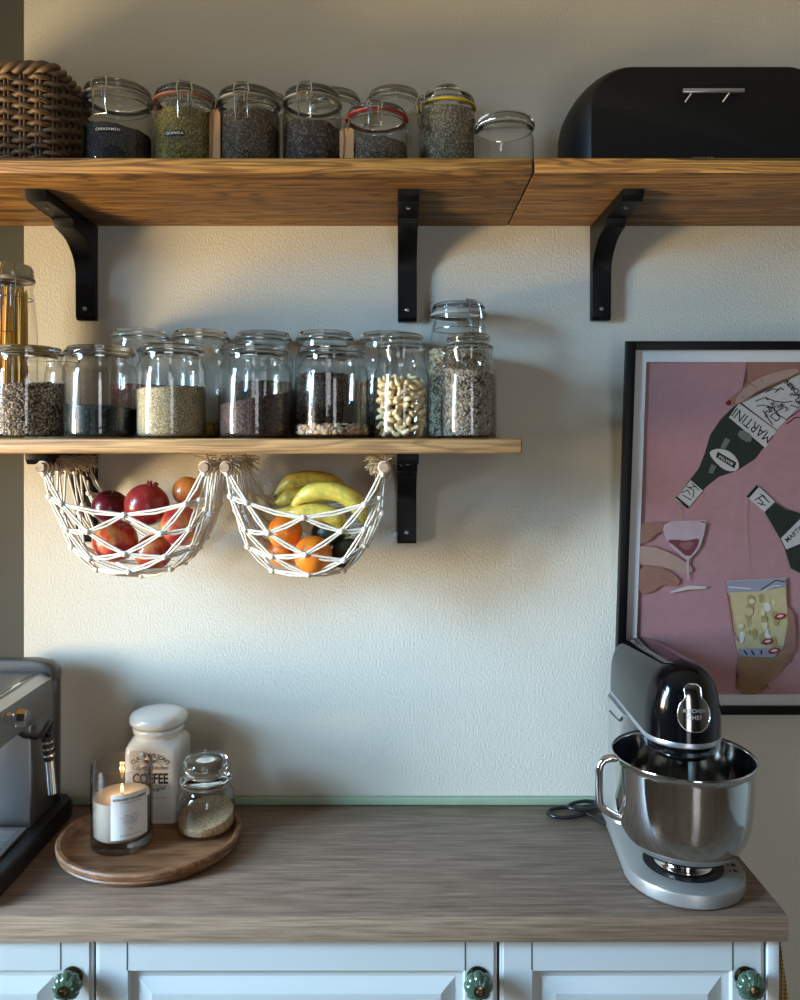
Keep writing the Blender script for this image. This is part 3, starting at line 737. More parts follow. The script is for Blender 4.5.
b.build('woven_body', M['wicker'], t, ang=80)
def braid(z, r, amp, turns, name):
    b = MB(); n = NST*6; pth = rr_path(hx+.002, hy+.002, rc, n)
    for s in range(3):
        pts = [(x+nx*amp*cos(2*pi*turns*k/n+2*pi*s/3), y+ny*amp*cos(2*pi*turns*k/n+2*pi*s/3), z+amp*sin(2*pi*turns*k/n+2*pi*s/3)) for k, (x, y, nx, ny) in enumerate(pth)]
        b.tube(pts, r, 6, True)
    b.build(name, M['wicker'], t, ang=80)
braid(BH-.010, .0058, .0065, 15, 'rim'); braid(.0115, .0048, .0055, 15, 'base_band')
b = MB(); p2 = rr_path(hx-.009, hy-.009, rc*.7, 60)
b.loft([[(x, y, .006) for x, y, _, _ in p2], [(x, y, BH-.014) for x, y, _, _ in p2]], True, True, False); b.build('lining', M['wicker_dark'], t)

# ------------------------------------------------------------------ bread bin
t = thing('bread_bin', (.529, -.132, ZT1+.0006), 'matte black bread bin with rounded top corners and a slim metal handle', 'bread bin')
hw_, hb, rcx = .231, .1845, .082
prof = [(-hw_+.004,0),(hw_-.004,0),(hw_,.006)]
for k in range(11): a = pi/2*k/10; prof.append((hw_-rcx+rcx*cos(a), hb-.078+.078*sin(a)))
for k in range(11): a = pi/2+pi/2*k/10; prof.append((-hw_+rcx+rcx*cos(a), hb-.078+.078*sin(a)))
prof.append((-hw_,.006))
b = MB(); yb = -.103; loops = []
for (dy, ins, iz) in ((yb,.0285,.006),(yb+.003,.0250,.003),(yb+.010,.0195,.001),(yb+.022,.0125,0),(yb+.040,.006,0),(yb+.065,.0015,0),(yb+.090,0,0),(.030,0,0),(.070,.005,.001),(.094,.013,.003),(.103,.022,.008)):
    loops.append([(x*(1-ins/hw_), dy, iz*.4+z*(1-iz*1.2/hb)) for x, z in prof])
b.loft(loops); b.build('bin_body', M['black_matte'], t, ang=40)
b = MB(); b.box(-.199, .199, yb-.0006, yb+.001, .1060, .1073); b.build('lid_seam', M['black_plastic'], t)
b = MB(); b.box(-.052, .052, yb-.018, yb-.013, .1295, .1365, .0015)
for xx in (-.042, .022): b.tube([(xx, yb+.002, .1205), (xx+.006, yb-.0145, .1305)], .0016, 8)
b.build('handle', M['silver_lt'], t)
vs, fs = text_geo('wesco', .014, .0002, 0, 1.05)
b = MB(); b.raw([(x-.012, yb-.0004, .0245+y) for x, y in vs], fs); b.build('lettering', M['screw'], t, recalc=False)

# ------------------------------------------------------------------ hanging nets
def net(xl, xr, label, fr_l, fr_r):
    xc, half = (xl+xr)/2, (xr-xl)/2
    z0 = 1.578; ya, yb_ = -.232, -.040
    t = thing('hanging_net', (xc, (ya+yb_)/2, z0), label, 'net', 'rope fruit nets under the lower shelf')
    oy = (ya+yb_)/2
    NU, NV = 8, 6
    def P(u, v):
        a = pi*u; c = cos(a); sn = max(0, sin(a)); v = min(1, max(0, v))
        cv = cos(pi*v); sv = max(0, sin(pi*v))
        S = .084 + (.199-.084)*sv**.85
        x = -half*(1 if c >= 0 else -1)*abs(c)**.80
        k = sn**.6                                   # straight along the dowels, a bowl in the middle
        yb1 = ya + (yb_-ya)*v; yb2 = oy - (yb_-ya)*.5*(1 if cv >= 0 else -1)*abs(cv)**.55
        return Vector((x, (yb1*(1-k)+yb2*k)-oy, -S*sn**.85))
    node = {}
    for i in range(NU+1):
        for jv in range(NV+1):
            v = (jv + (.5 if i % 2 else 0))/NV
            if v <= 1.0001:
                p = P(i/NU, v); node[i, jv] = p + Vector((random.uniform(-.003,.003), random.uniform(-.003,.003), random.uniform(-.003,.003))) if 0 < i < NU else p
    b = MB()
    def strand(p, q, sag=.002, lone=False):
        d = (q-p); w = d.cross(Vector((0,1,.3))); w = w.normalized() if w.length > 1e-6 else Vector((1,0,0))
        for o in ((-.0030, .0030) if not lone else (0,)):
            m = (p+q)/2 + w*o*1.0 - Vector((0,0,sag))
            b.tube([p+w*o*.4, m, q+w*o*.4], .0021, 6, cap=False)
    for (i, jv), p in node.items():
        if i == NU: continue
        nb = (jv, jv-1) if i % 2 == 0 else (jv, jv+1)
        for k in nb:
            if (i+1, k) in node: strand(p, node[i+1, k], lone=(i in (0, NU-1)))
        if 0 < i: b.sphere(p, .0062, 8, 6, (1,1,.9))
    # free edges
    for jedge in (0, NV):
        ed = [node[i, jedge] for i in range(0, NU+1, 2)]
        if jedge == NV: ed = [P(i/NU, 1.0) for i in range(0, NU+1, 2)]
        for p, q in zip(ed[:-1], ed[1:]): strand(p, q, .004)
    # gathers round each dowel
    for sx in (-1, 1):
        for jv in range(NV+1):
            y = node[0, jv].y
            ring = [(sx*half+.0098*cos(a), y, .0098*sin(a)) for a in [2*pi*k/12 for k in range(12)]]
            b.tube(ring, .0019, 5, True)
            b.sphere((sx*half - sx*.002, y, -.012), .005, 7, 5)
    b.build('rope_mesh', M['rope'], t, ang=80)
    for sx in (-1, 1):
        b = MB(); b.lathe([(0,0),(.0078,0),(.0086,.0012),(.0086,.2),(.0078,.2012),(0,.2012)], 20, (sx*half, ya-.012-oy, 0), M=Matrix.Rotation(R(-90),3,'X'))
        b.build('dowel', M['dowel'], t)
        for yy in (ya+.012-oy, yb_-.02-oy):
            b = MB()
            pts = [(sx*half, yy, ZL0-z0+.006), (sx*half, yy, ZL0-z0-.004)] + [(sx*half+.0105*sin(a), yy+.0006*k, .0105*cos(a)) for k, a in enumerate([pi*.15+2*pi*.72*k/9 for k in range(10)])]
            b.tube(pts, .0013, 6); b.build('screw_hook', M['wire'], t)
    for sx, n, on in ((-1, 150, fr_l), (1, 150, fr_r)):
        if not on: continue
        b = MB()
        for k in range(int(n*on[0])):
            y = random.uniform(on[1], on[2])-oy; p = Vector((sx*half+random.uniform(-.004,.004), y, .008)); q = p.copy(); pts = [p]
            d = Vector((random.gauss(on[3],.55), random.gauss(0,.5), random.gauss(.15,.45))).normalized()
            for s in range(4):
                q = q + d*random.uniform(.005,.011); q.z = min(q.z, .019); d = (d + Vector((random.gauss(0,.3), random.gauss(0,.3), -.25))).normalized(); pts.append(q.copy())
            b.tube(pts, .0007, 4, cap=False)
        b.build('fringe', M['fray'], t)
    return t
net(-.611, -.333, 'knotted white rope net of apples slung between two dowels', (1.6, -.20, -.05, .9), (.5, -.23, -.05, -.2))
net(-.2975, -.027, 'knotted white rope net of bananas and oranges beside the lower bracket', (.9, -.23, -.05, .2), (.8, -.23, -.17, -.6))
# fruit
def fruit(kind, px, py, D, r, m, label, cat, rot=(0,0,0), sc=(1,1,1), grp=None):
    o = thing(kind, (X(px,D), Y(D), Z(py,D)), label, cat, grp, rot)
    b = MB()
    if cat == 'apple':
        pr = []
        for k in range(19):
            a = pi*k/18; rr = r*sin(a)*(1+.05*cos(a)); z = r*.93*cos(a) - (.20*r*math.exp(-(a/.32)**2)) + (.13*r*math.exp(-((pi-a)/.3)**2))
            pr.append((rr if 0 < k < 18 else 0, z))
        b.lathe(list(reversed(pr)), 32); b.build('flesh', m, o, ang=80)
        b = MB(); b.tube([(0,0,r*.66),(.001,.001,r*.85),(.004,.002,r*1.04)], [.0012,.0013,.0018], 6); b.build('stem', M['stem'], o)
    elif cat == 'pomegranate':
        b.sphere((0,0,0), r, 28, 18, (1,1,.95), M=None); b.build('skin', m, o, ang=80)
        b = MB()
        for k in range(6):
            a = 2*pi*k/6; b.tube([(r*.16*cos(a),r*.16*sin(a),r*.90),(r*.18*cos(a),r*.18*sin(a),r*1.0),(r*.24*cos(a),r*.24*sin(a),r*1.10)], [.004,.0028,.0006], 6)
        b.build('crown', m, o)
    elif cat == 'avocado':
        pr = [(r*sin(pi*k/16)*(1-.18*(1-k/16.0*2 if k < 8 else 0)) if 0 < k < 16 else 0, -r*1.25*cos(pi*k/16)) for k in range(17)]
        b.lathe([(rr, -z) for rr, z in reversed(pr)], 24); b.build('skin', m, o, ang=80)
        b = MB(); b.lathe([(0,r*1.22),(.004,r*1.22),(.004,r*1.27),(0,r*1.28)], 10); b.build('stem', M['stem'], o)
    else:
        b.sphere((0,0,0), r, 28, 18, sc); b.build('rind', m, o, ang=80)
        b = MB(); b.lathe([(0,-.001),(.0028,0),(.002,.0012),(0,.0014)], 8, (0,0,r*sc[2]-.0006)); b.build('stem', M['stem'], o)
    return o
GA = 'fruit in the left net'; GO = 'fruit in the right net'
fruit('apple', 115, 541, 1.425, .0400, M['apple_mix'], 'large red and yellow apple at the lower left of the net', 'apple', (.5,.4,.3), grp=GA)
fruit('apple', 110, 507, 1.478, .0330, M['apple_dark'], 'very dark red apple at the back left of the net', 'apple', (.3,.2,0), grp=GA)
fruit('pomegranate', 147, 505, 1.445, .0400, M['pomegranate'], 'big dull red pomegranate with its crown up, top middle of left net', 'pomegranate', (.1,.25,.2), grp=GA)
fruit('nectarine', 188, 492, 1.470, .0290, M['nectarine'], 'orange nectarine at the top right of the left net', 'nectarine', (.2,.9,0), (1,1,.95), grp=GA)
fruit('apple', 181, 526, 1.425, .0370, M['apple_mix'], 'blushed apple at the right side of the left net', 'apple', (.6,-.8,2.0), grp=GA)
fruit('apple', 154, 553, 1.435, .0335, M['apple_mix'], 'yellowish red apple at the very bottom of the left net', 'apple', (1.2,.2,4.0), grp=GA)
fruit('orange', 285, 532, 1.432, .0310, M['orange'], 'upper left orange in the banana net', 'orange', (.4,.6,0), grp=GO)
fruit('orange', 313, 555, 1.408, .0340, M['orange'], 'lowest and nearest orange in the banana net', 'orange', (1.0,.3,0), grp=GO)
fruit('orange', 283, 551, 1.490, .0290, M['orange'], 'orange half hidden behind the other two in the banana net', 'orange', (.2,1.0,0), grp=GO)
fruit('avocado', 330, 532, 1.455, .0280, M['avocado'], 'dark green avocado under the bananas', 'avocado', (.2,1.3,.2), grp=GO)
fruit('avocado', 345, 553, 1.435, .0240, M['avocado'], 'dark avocado low at the right side of the banana net', 'avocado', (.3,.7,.4), grp=GO)
def banana(pts, label, r=.0175):
    P = [Vector((X(px,D), Y(D), Z(py,D))) for px, py, D in pts]; c = P[len(P)//2]
    o = thing('banana', c, label, 'banana', 'bananas in the right net')
    # resample with Catmull-Rom
    Q = []
    ext = [P[0]*2-P[1]] + P + [P[-1]*2-P[-2]]
    for i in range(1, len(ext)-2):
        for s in range(5):
            u = s/5; p0,p1,p2,p3 = ext[i-1],ext[i],ext[i+1],ext[i+2]
            Q.append(.5*((2*p1)+(p2-p0)*u+(2*p0-5*p1+4*p2-p3)*u*u+(3*p1-p0-3*p2+p3)*u**3)-c)
    Q.append(P[-1]-c); n = len(Q)
    rad = [r*min(1, .34+2.6*(k/(n-1)), .30+3.2*(1-k/(n-1))) for k in range(n)]
    b = MB(); b.tube(Q, rad, 10, sq=.92); b.build('peel', M['banana'], o, ang=50)
    b = MB(); b.tube([Q[0], Q[0]+(Q[0]-Q[2]).normalized()*.008], [r*.33, r*.2], 8); b.build('tip', M['banana_tip'], o)
    b = MB(); b.tube([Q[-1], Q[-1]+(Q[-1]-Q[-3]).normalized()*.014], [r*.30, r*.24], 8); b.build('stalk', M['banana_tip'], o)
banana([(276,494,1.52),(290,483,1.52),(310,479,1.52),(332,483,1.52),(350,494,1.52)], 'hindmost banana curving along the top of the right net')
banana([(277,503,1.48),(292,497,1.475),(312,495,1.475),(334,498,1.475)], 'middle banana lying behind the front one')
banana([(293,506,1.425),(306,495,1.422),(325,491,1.42),(345,495,1.42),(359,508,1.425),(364,524,1.44)], 'front banana arching over the others', .0185)
banana([(276,512,1.43),(297,513,1.425),(318,512,1.42),(336,518,1.42),(345,530,1.425)], 'lowest banana resting above the oranges', .017)

# ------------------------------------------------------------------ tray with candle, canister and sugar jar
tx, ty = X(152.5,1.44), Y(1.44)-.008; zt = .9006
b = MB()
b.lathe([(0,.0),(.90,.0),(.955,.003),(.985,.010),(.975,.0125),(.995,.015),(1.0,.0225),(.985,.0255),(.945,.0255),(.925,.021),(.905,.0145),(.88,.013),(0,.013)], 72, sx=.160, sy=.150)
tray = tag(b.build('serving_tray', M['tray'], loc=(tx, ty, zt), ang=40), 'round brown wooden tray with a raised rim on the worktop', 'tray')
zt += .0136
# candle
t = thing('candle', (X(122,1.4135), Y(1.4135), zt), 'lit white candle in a smoked glass tumbler with a white label', 'candle')
r, h = .0525, .142
b = MB(); b.lathe([(0,0),(r*.93,0),(r*.99,.003),(r,.008),(r,h-.001),(r-.0012,h),(r-.0024,h-.001),(r-.0024,.020),(r*.9,.0165),(0,.0165)], 56); b.build('tumbler', M['smoke'], t, ang=50)
b = MB(); b.lathe([(0,.018),(r-.010,.018),(r-.0045,.023),(r-.0038,.084),(r-.005,.0855),(r*.6,.0815),(r*.25,.0802),(0,.080)], 48); b.build('wax', M['wax'], t, ang=50)
b = MB(); b.tube([(0,0,.079),(.0005,0,.086),(.0012,0,.089)], .0009, 6); b.build('wick', M['ink'], t)
b = MB(); b.lathe([(0,.0875),(.0018,.090),(.0026,.0935),(.0022,.097),(.0011,.101),(0,.1045)], 14); b.build('flame', M['flame'], t)
A0 = R(-90+35)
def lab(u, z, d): a = A0+u/r; return ((r+d)*cos(a), (r+d)*sin(a), z)
b = MB(); n = 16; w = .066; V = [[b.bm.verts.new(lab(-w/2+w*i/n, z, .0005)) for i in range(n+1)] for z in (.028, .106)]
for i in range(n): b.face([V[0][i], V[0][i+1], V[1][i+1], V[1][i]])
lb = b.build('label', M['paper'], t)
b = MB()
for txt, size, z, off in (('SCHLAND HOLMBERG', .0056, .0915, .0002), ('DUFTKERZE AUS WACHS', .0030, .0860, 0),
    ('feige und zeder', .0030, .0640, 0), ('aus reinem pflanzenwachs', .0030, .0605, 0), ('von hand gegossen', .0030, .0570, 0), ('mit baumwolldocht', .0030, .0535, 0), ('ohne farbstoffe', .0030, .0500, 0),
    ('220 g', .0028, .0405, 0), ('BRENNDAUER 45 STUNDEN', .0027, .0300, 0)):
    vs, fs = text_geo(txt, size, off, 0, 1.05); b.raw([lab(x, z+.005+y, .0008) for x, y in vs], fs)
b.build('lettering', M['ink'], lb, recalc=False)
# coffee canister
t = thing('coffee_canister', (-.4605, -.0735, zt), 'white square ceramic canister lettered COFFEE with a round lid', 'canister')
def sq(hf, rc_, z, n=64):
    out = []
    for x, y, _, _ in rr_path(hf, hf, rc_, n): out.append((x, y, z))
    return out
b = MB(); hf = .0505
lv = [(.044,.010,0),(.0485,.011,.002),(hf,.012,.006),(hf,.012,.124),(hf*.998,.013,.131),(hf*.985,.016,.138),(hf*.955,.024,.1435),(.0465,.036,.1475),(.0450,.0448,.151),(.0448,.0447,.158),(.0470,.0469,.160),(.0475,.0474,.1665),(.0455,.0454,.169),(.0425,.0424,.169)]
b.loft([sq(a, c, z) for a, c, z in lv]); b.build('canister_body', M['ceramic'], t, ang=50)
b = MB(); b.lathe([(0,.1692),(.0420,.1692),(.0425,.1735),(.0500,.1738),(.0530,.1765),(.0540,.1815),(.0530,.188),(.0485,.193),(.037,.1965),(.018,.1985),(0,.199)], 48); b.build('lid', M['ceramic'], t, ang=60)
b = MB(); yf = -hf-.0004
def fit(txt, width, height, off=.0, sh=0.0):
    vs, fs = text_geo(txt, 1.0, off, sh); xs = [v[0] for v in vs]; ys = [v[1] for v in vs]
    kx = width/(max(xs)-min(xs)); ky = height/(max(ys)-min(ys)); mx_ = (max(xs)+min(xs))/2; my_ = (max(ys)+min(ys))/2
    return [((x-mx_)*kx, (y-my_)*ky) for x, y in vs], fs
vs, fs = fit("CLAIRE WILSON'S", .078, .0085, .022); rad = .046
b.raw([((rad+y)*sin(x/rad), yf, .0835+(rad+y)*cos(x/rad)) for x, y in vs], fs)
vs, fs = fit('Country kitchen', .066, .0100, .008, .35); b.raw([(x, yf, .1055+y) for x, y in vs], fs)
vs, fs = fit('COFFEE', .066, .0200, .035); b.raw([(x, yf, .0865+y) for x, y in vs], fs)
b.box(-.031,.031, yf-.0001, yf+.0002, .0728,.0732)
vs, fs = fit('Claire\'s Original', .058, .0095, .008, .35); b.raw([(x, yf, .0635+y+x*.22) for x, y in vs], fs)
vs, fs = fit('CERAMIC JAR No. 100', .056, .0030); b.raw([(x, yf, .0505+y) for x, y in vs], fs)
for s_ in (-1, 1):          # printed flourishes
    for k in range(3):
        pts = [(s_*(.002+.022*q), yf-.0001, .1175+.0045*sin(q*pi*(.7+.3*k))-.0026*k) for q in [i/8 for i in range(9)]]
        b.tube(pts, [.0008*(1-.7*i/8) for i in range(9)], 4)
b.build('lettering', M['ink'], t, recalc=False)
# sugar jar
t = thing('sugar_jar', (X(206,1.464), Y(1.464), zt), 'small stout glass jar of raw sugar with a bulbous glass stopper', 'jar')
r = .0520
b = MB(); b.lathe([(0,0),(r*.90,0),(r*.985,.004),(r,.011),(r,.058),(r*.98,.066),(r*.90,.073),(r*.82,.077),(r*.80,.080),(r*.86,.083)], 56); b.build('jar_body', M['jar'], t, ang=50)
b = MB(); b.lathe([(0,.0835),(r*.72,.0835),(r*.86,.084),(r*.885,.088),(r*.90,.093),(r*.86,.0965),(r*.62,.0985),(r*.60,.102),(r*.72,.108),(r*.80,.116),(r*.79,.123),(r*.70,.130),(r*.55,.1345),(r*.3,.1365),(0,.137)], 56); b.build('lid', M['solid_glass'], t, ang=75)
contents('raw_sugar', 206, 1.464, r*.95, .025, zt, S_['sugar'], 'pale brown raw sugar sloping inside the stoppered jar', 'sugar', slope=(.004,.010), bump=.001)

# ------------------------------------------------------------------ stand mixer
mx, my = .468, -.268
t = thing('stand_mixer', (mx, my, .9006), 'black and silver stand mixer with a steel bowl at the right end of the worktop', 'mixer')
def stad(rf, yc, wb, yb, rb, z, n=14):
    """plan outline: round nose radius rf about (0,yc), straight sides to a rounded back at yb with half width wb"""
    L = []
    for k in range(n+1): a = pi + pi*k/n; L.append((rf*cos(a), yc+rf*sin(a), z))
    for k in range(7): a = pi/2*k/6; L.append((wb-rb+rb*cos(a), yb-rb+rb*sin(a), z))
    for k in range(7): a = pi/2+pi/2*k/6; L.append((-wb+rb+rb*cos(a), yb-rb+rb*sin(a), z))
    return L
bk = -.026 - my                                      # local y of the back
b = MB(); b.loft([stad(.092,-.010,.076,bk,.03,0),stad(.0955,-.010,.078,bk,.03,.003),stad(.096,-.010,.078,bk,.03,.018),stad(.0945,-.010,.077,bk-.001,.03,.0225),stad(.090,-.010,.074,bk-.004,.03,.0245)])
b.build('base', M['silver'], t, ang=40)
b = MB(); b.lathe([(0,.0246),(.062,.0246),(.064,.0256),(.061,.0260),(.054,.0252),(0,.0252)], 48, (0,-.008,0)); b.build('bowl_seat', M['black_plastic'], t)
b = MB()
for k, (xx, yy) in enumerate(((.076,-.034),(.080,-.016),(.081,.002),(.081,.018))):
    b.box(xx-.003, xx+.003, yy-.004, yy+.004, .0244, .0249, mi=0)
    b.box(xx-.010, xx-.007, yy-.002, yy+.002, .0244, .0249, mi=0)
b.build('marking', M['black_plastic'], t)
# column
def rrect(hx_, y0, y1, rc_, z, n=40):
    cyy = (y0+y1)/2; return [(x, cyy+y, z) for x, y, _, _ in rr_path(hx_, (y1-y0)/2, rc_, n)]
b = MB(); b.loft([rrect(.078,.118,bk,.026,.0235),rrect(.074,.128,bk,.026,.05),rrect(.0665,.138,bk,.026,.10),rrect(.064,.140,bk-.002,.026,.16),rrect(.065,.125,bk-.002,.026,.20),rrect(.066,.100,bk-.002,.026,.222),rrect(.066,.09,bk-.002,.026,.230)])
b.build('column', M['silver'], t, ang=50)
# silver band and head
b = MB(); b.loft([stad(.0600,0,.0590,bk,.03,.2305),stad(.0625,0,.0607,bk,.03,.2325),stad(.0630,0,.0612,bk,.03,.2385),stad(.0615,0,.0600,bk,.03,.2415)]); b.build('trim_band', M['silver_lt'], t, ang=40)
b = MB(); loops = []; z0h, Hh = .2405, .1205
for k in range(15):
    q = (k/14); zq = q if k < 14 else 1.0
    s = (1-min(.9995, zq)**3.0)**(1/2.3)
    s2 = (1-min(.9995, zq)**4.0)**(1/2.6)
    rf = .0625*s; wb_ = .0605*s2
    loops.append(stad(max(rf,.002), -.0*(1-s), max(wb_,.004), bk-.004*(1-s2)*8, min(.03, wb_*.9), z0h+Hh*zq))
    loops[-1] = [(x, y, z - .016*max(0, min(1, (y+.02)/.22))*(zq**1.5)) for x, y, z in loops[-1]]
b.loft(loops); b.build('motor_head', M['black_gloss'], t, ang=60)
# side cover panel line and tilt pivot
b = MB()
for sx in (-1, 1):
    b.tube([(sx*.0655, .118, .222), (sx*.0668, .128, .212), (sx*.0655, .150, .208), (sx*.0662, .200, .206)], .0016, 6)
b.build('hinge_groove', M['black_plastic'], t)
# planetary hub and beater
b = MB(); b.lathe([(0,.2304),(.051,.2304),(.051,.222),(.049,.2205),(.049,.2135),(.050,.212),(.048,.207),(.040,.2035),(0,.2035)], 48); b.build('planetary_hub', M['black_gloss'], t, ang=40)
b = MB(); b.lathe([(.0505,.2215),(.0518,.221),(.0518,.2145),(.0505,.214)], 48); b.build('hub_ring', M['chrome'], t)
b = MB(); b.tube([(.016,-.006,.204),(.016,-.006,.150)], .006, 14)
b.tube([(.016,-.006,.15),(-.030,-.006,.125),(-.034,-.006,.08),(-.012,-.006,.048),(.016,-.006,.042),(.044,-.006,.048),(.064,-.006,.08),(.060,-.006,.125),(.016,-.006,.15)], .0055, 8, True)
b.tube([(.016,-.006,.15),(.016,-.006,.045)], .004, 8); b.build('beater', M['silver'], t)
# bowl
b = MB()
out = [(.046,.0268),(.047,.0285),(.0455,.031),(.0415,.034),(.0405,.040),(.0425,.0445),(.052,.0475),(.066,.0515),(.080,.0585),(.092,.069),(.1015,.085),(.1075,.105),(.1110,.130),(.1130,.160),(.1140,.188),(.1146,.1965),(.1162,.1975),(.1168,.1995),(.1158,.2010)]
inn = [(.1140,.2005),(.1128,.196),(.1118,.160),(.1096,.130),(.106,.106),(.100,.087),(.0905,.0715),(.079,.0605),(.065,.0540),(0,.050)]
b.lathe([(0,.0268)]+[(r_, z_-.003*max(0,1-abs(z_-.06)/.05) + max(0,z_-.1)*.055) for r_, z_ in [(q_*.985, y_) for q_, y_ in out+inn]], 72, (0,-.008,0)); bowl = b.build('mixing_bowl', M['bowl'], t, ang=60)
b = MB(); hp = []
for (u, z) in ((.110,.1945),(.120,.1945),(.130,.192),(.1365,.185),(.139,.174),(.139,.140),(.138,.124),(.134,.114),(.126,.107),(.116,.101),(.104,.096)): hp.append((-u, -.010, z+.004))
b.tube(hp, .0068, 12, sq=1.0); b.build('bowl_handle', M['chrome'], bowl, ang=80)
# emblem following the nose
b = MB()
def nose(u, z, d):       # u across, z height: a point standing d off the nose surface
    q = (z-z0h)/Hh; s = (1-min(.999, q)**3.0)**(1/2.3); rr = .0625*s + d; a = -pi/2 + u/.0625
    return (rr*cos(a), rr*sin(a), z)
def half_w(v):           # outline of the plate: bulb below, block above
    if v < .36: return .0265*sqrt(max(0, 1-((v-.36)/.37)**2))
    if v < .66: return .0265*sqrt(max(0, 1-((v-.36)/.43)**2))
    if v < .72: return .0190 + (.0140-.0190)*(v-.66)/.06
    if v < .90: return .0140 + .0016*(v-.72)/.18
    return .0156*sqrt(max(0, 1-((v-.90)/.105)**2))
zs0, zs1 = .2595, .3325; nv, nu = 36, 14; G0 = []
for i in range(nv+1):
    v = i/nv; wv = max(.0004, half_w(min(.999, max(.001, v)))); G0.append([b.bm.verts.new(nose(-wv+2*wv*k/nu, zs0+(zs1-zs0)*v, .0016)) for k in range(nu+1)])
for i in range(nv):
    for k in range(nu): b.face([G0[i][k], G0[i][k+1], G0[i+1][k+1], G0[i+1][k]])
em = b.build('emblem', M['emblem'], t, ang=60)
b = MB(); oc = []
for sgn in (-1, 1):
    for i in (range(nv+1) if sgn > 0 else range(nv, -1, -1)):
        v = i/nv; oc.append(nose(sgn*half_w(min(.99, max(.01, v))), zs0+(zs1-zs0)*v, .0018))
b.tube(oc, .0009, 6, True); b.build('rim', M['chrome'], em, ang=80)
b = MB()
for txt, sz, zc in (('KITCHEN', .0080, .2925), ('CHEF', .0092, .2825)):
    vs, fs = text_geo(txt, sz, .0002, 0, 1.1); b.raw([nose(x, zc+y, .0020) for x, y in vs], fs)
b.build('lettering', M['silver'], em, recalc=False)
# cable on the worktop behind the mixer
CBL = .018
pts = [(-.052,.165,.030),(-.078,.150,.012),(-.100,.170,.0045),(-.120,.205,.0045),(-.150,.235,.0045),(-.186,.232,.0045),(-.200,.214,.0045),(-.185,.196,.0045),(-.150,.200,.0045),(-.118,.222,.006),(-.100,.240,.010),(-.115,.246,.013),(-.142,.238,.0135),(-.160,.220,.0135),(-.140,.207,.0135),(-.105,.218,.0135),(-.085,.236,.010),(-.075,.246,.020),(-.070,.252,.05)]
Q = []
pv = [Vector(p)+Vector((CBL,0,0)) for p in pts]; ext = [pv[0]*2-pv[1]]+pv+[pv[-1]*2-pv[-2]]
for i in range(1, len(ext)-2):
    for s in range(6):
        u = s/6; p0,p1,p2,p3 = ext[i-1:i+3]
        Q.append(.5*((2*p1)+(p2-p0)*u+(2*p0-5*p1+4*p2-p3)*u*u+(3*p1-p0-3*p2+p3)*u**3))
b = MB(); b.tube(Q, .0036, 8); b.build('power_cable', M['black_plastic'], t, ang=80)

# ------------------------------------------------------------------ espresso machine (seen from its right side)
ex, ey = -.731, -.05
t = thing('espresso_machine', (ex, ey, .9006), 'brushed steel espresso machine with steam wand at the left end of the worktop', 'coffee machine', rot=(0,0,R(0)))
W = .0735                                           # half width of the steel body
yb0 = -.33                                          # front, local
b = MB(); pl = [(x, -.155+y, 0) for x, y, _, _ in rr_path(.098, .175, .03, 64)]
b.loft([[(x, y, .0) for x, y, _ in pl],[(x*1.0, y, .024) for x, y, _ in pl],[(x*.965, -.155+(y+.155)*.98, .033) for x, y, _ in pl]]); b.build('base', M['black_plastic'], t, ang=40)
b = MB(); b.box(-W+.002, W-.001, -.318, -.135, .0335, .040, .002)
for k in range(11): b.box(-W+.012, W-.012, -.305+.015*k, -.300+.015*k, .040, .0415)
b.build('drip_tray', M['machine'], t)
yc0 = -.1285                                        # front of the column
b = MB(); b.box(-W, W, yc0, -.036, .034, .2165, .0015); b.build('column', M['machine'], t)
b = MB(); zc0, zc1 = .2170, .2860
poly = [(-W, zc0), (W, zc0), (W, zc1-.010), (W-.016, zc1), (-W+.016, zc1), (-W, zc1-.010)]
b.prism(poly, 'y', yb0+.01, -.036, bev=.001); b.build('brew_head', M['machine'], t, ang=20)
b = MB(); b.box(-W+.024, W-.024, yb0+.03, -.05, zc1, zc1+.0016, .0006); b.build('cup_plate', M['chrome'], t)
b = MB(); b.box(-W+.030, W-.030, yb0+.036, -.056, zc1+.0016, zc1+.0026, .0004); b.build('cup_mat', M['silver'], t)
b = MB(); tk = [(x, -.016+y, 0) for x, y, _, _ in rr_path(W+.004, .019, .012, 40)]
b.loft([[(x, y, .034) for x, y, _ in tk],[(x, y, .268) for x, y, _ in tk]]); b.build('water_tank', M['tank'], t, ang=40)
b = MB(); b.loft([[(x, y, .2684) for x, y, _ in tk],[(x, y-.0, .284) for x, y, _ in tk],[(x*.96, -.018+(y+.016)*.95, .292) for x, y, _ in tk],[(x*.82, -.018+(y+.016)*.85, .301) for x, y, _ in tk],[(x*.5, -.018+(y+.016)*.7, .306) for x, y, _ in tk]]); b.build('tank_lid', M['tank_cap'], t, ang=60)
# steam knob
b = MB(); b.lathe([(0,0),(.009,0),(.009,.012),(.0135,.014),(.0150,.018),(.0150,.034),(.0135,.037),(0,.0375)], 8, (W-.0005, -.216, .2600), M=Matrix.Rotation(R(90),3,'Y')); kb = b.build('steam_knob', M['chrome'], t, ang=30)
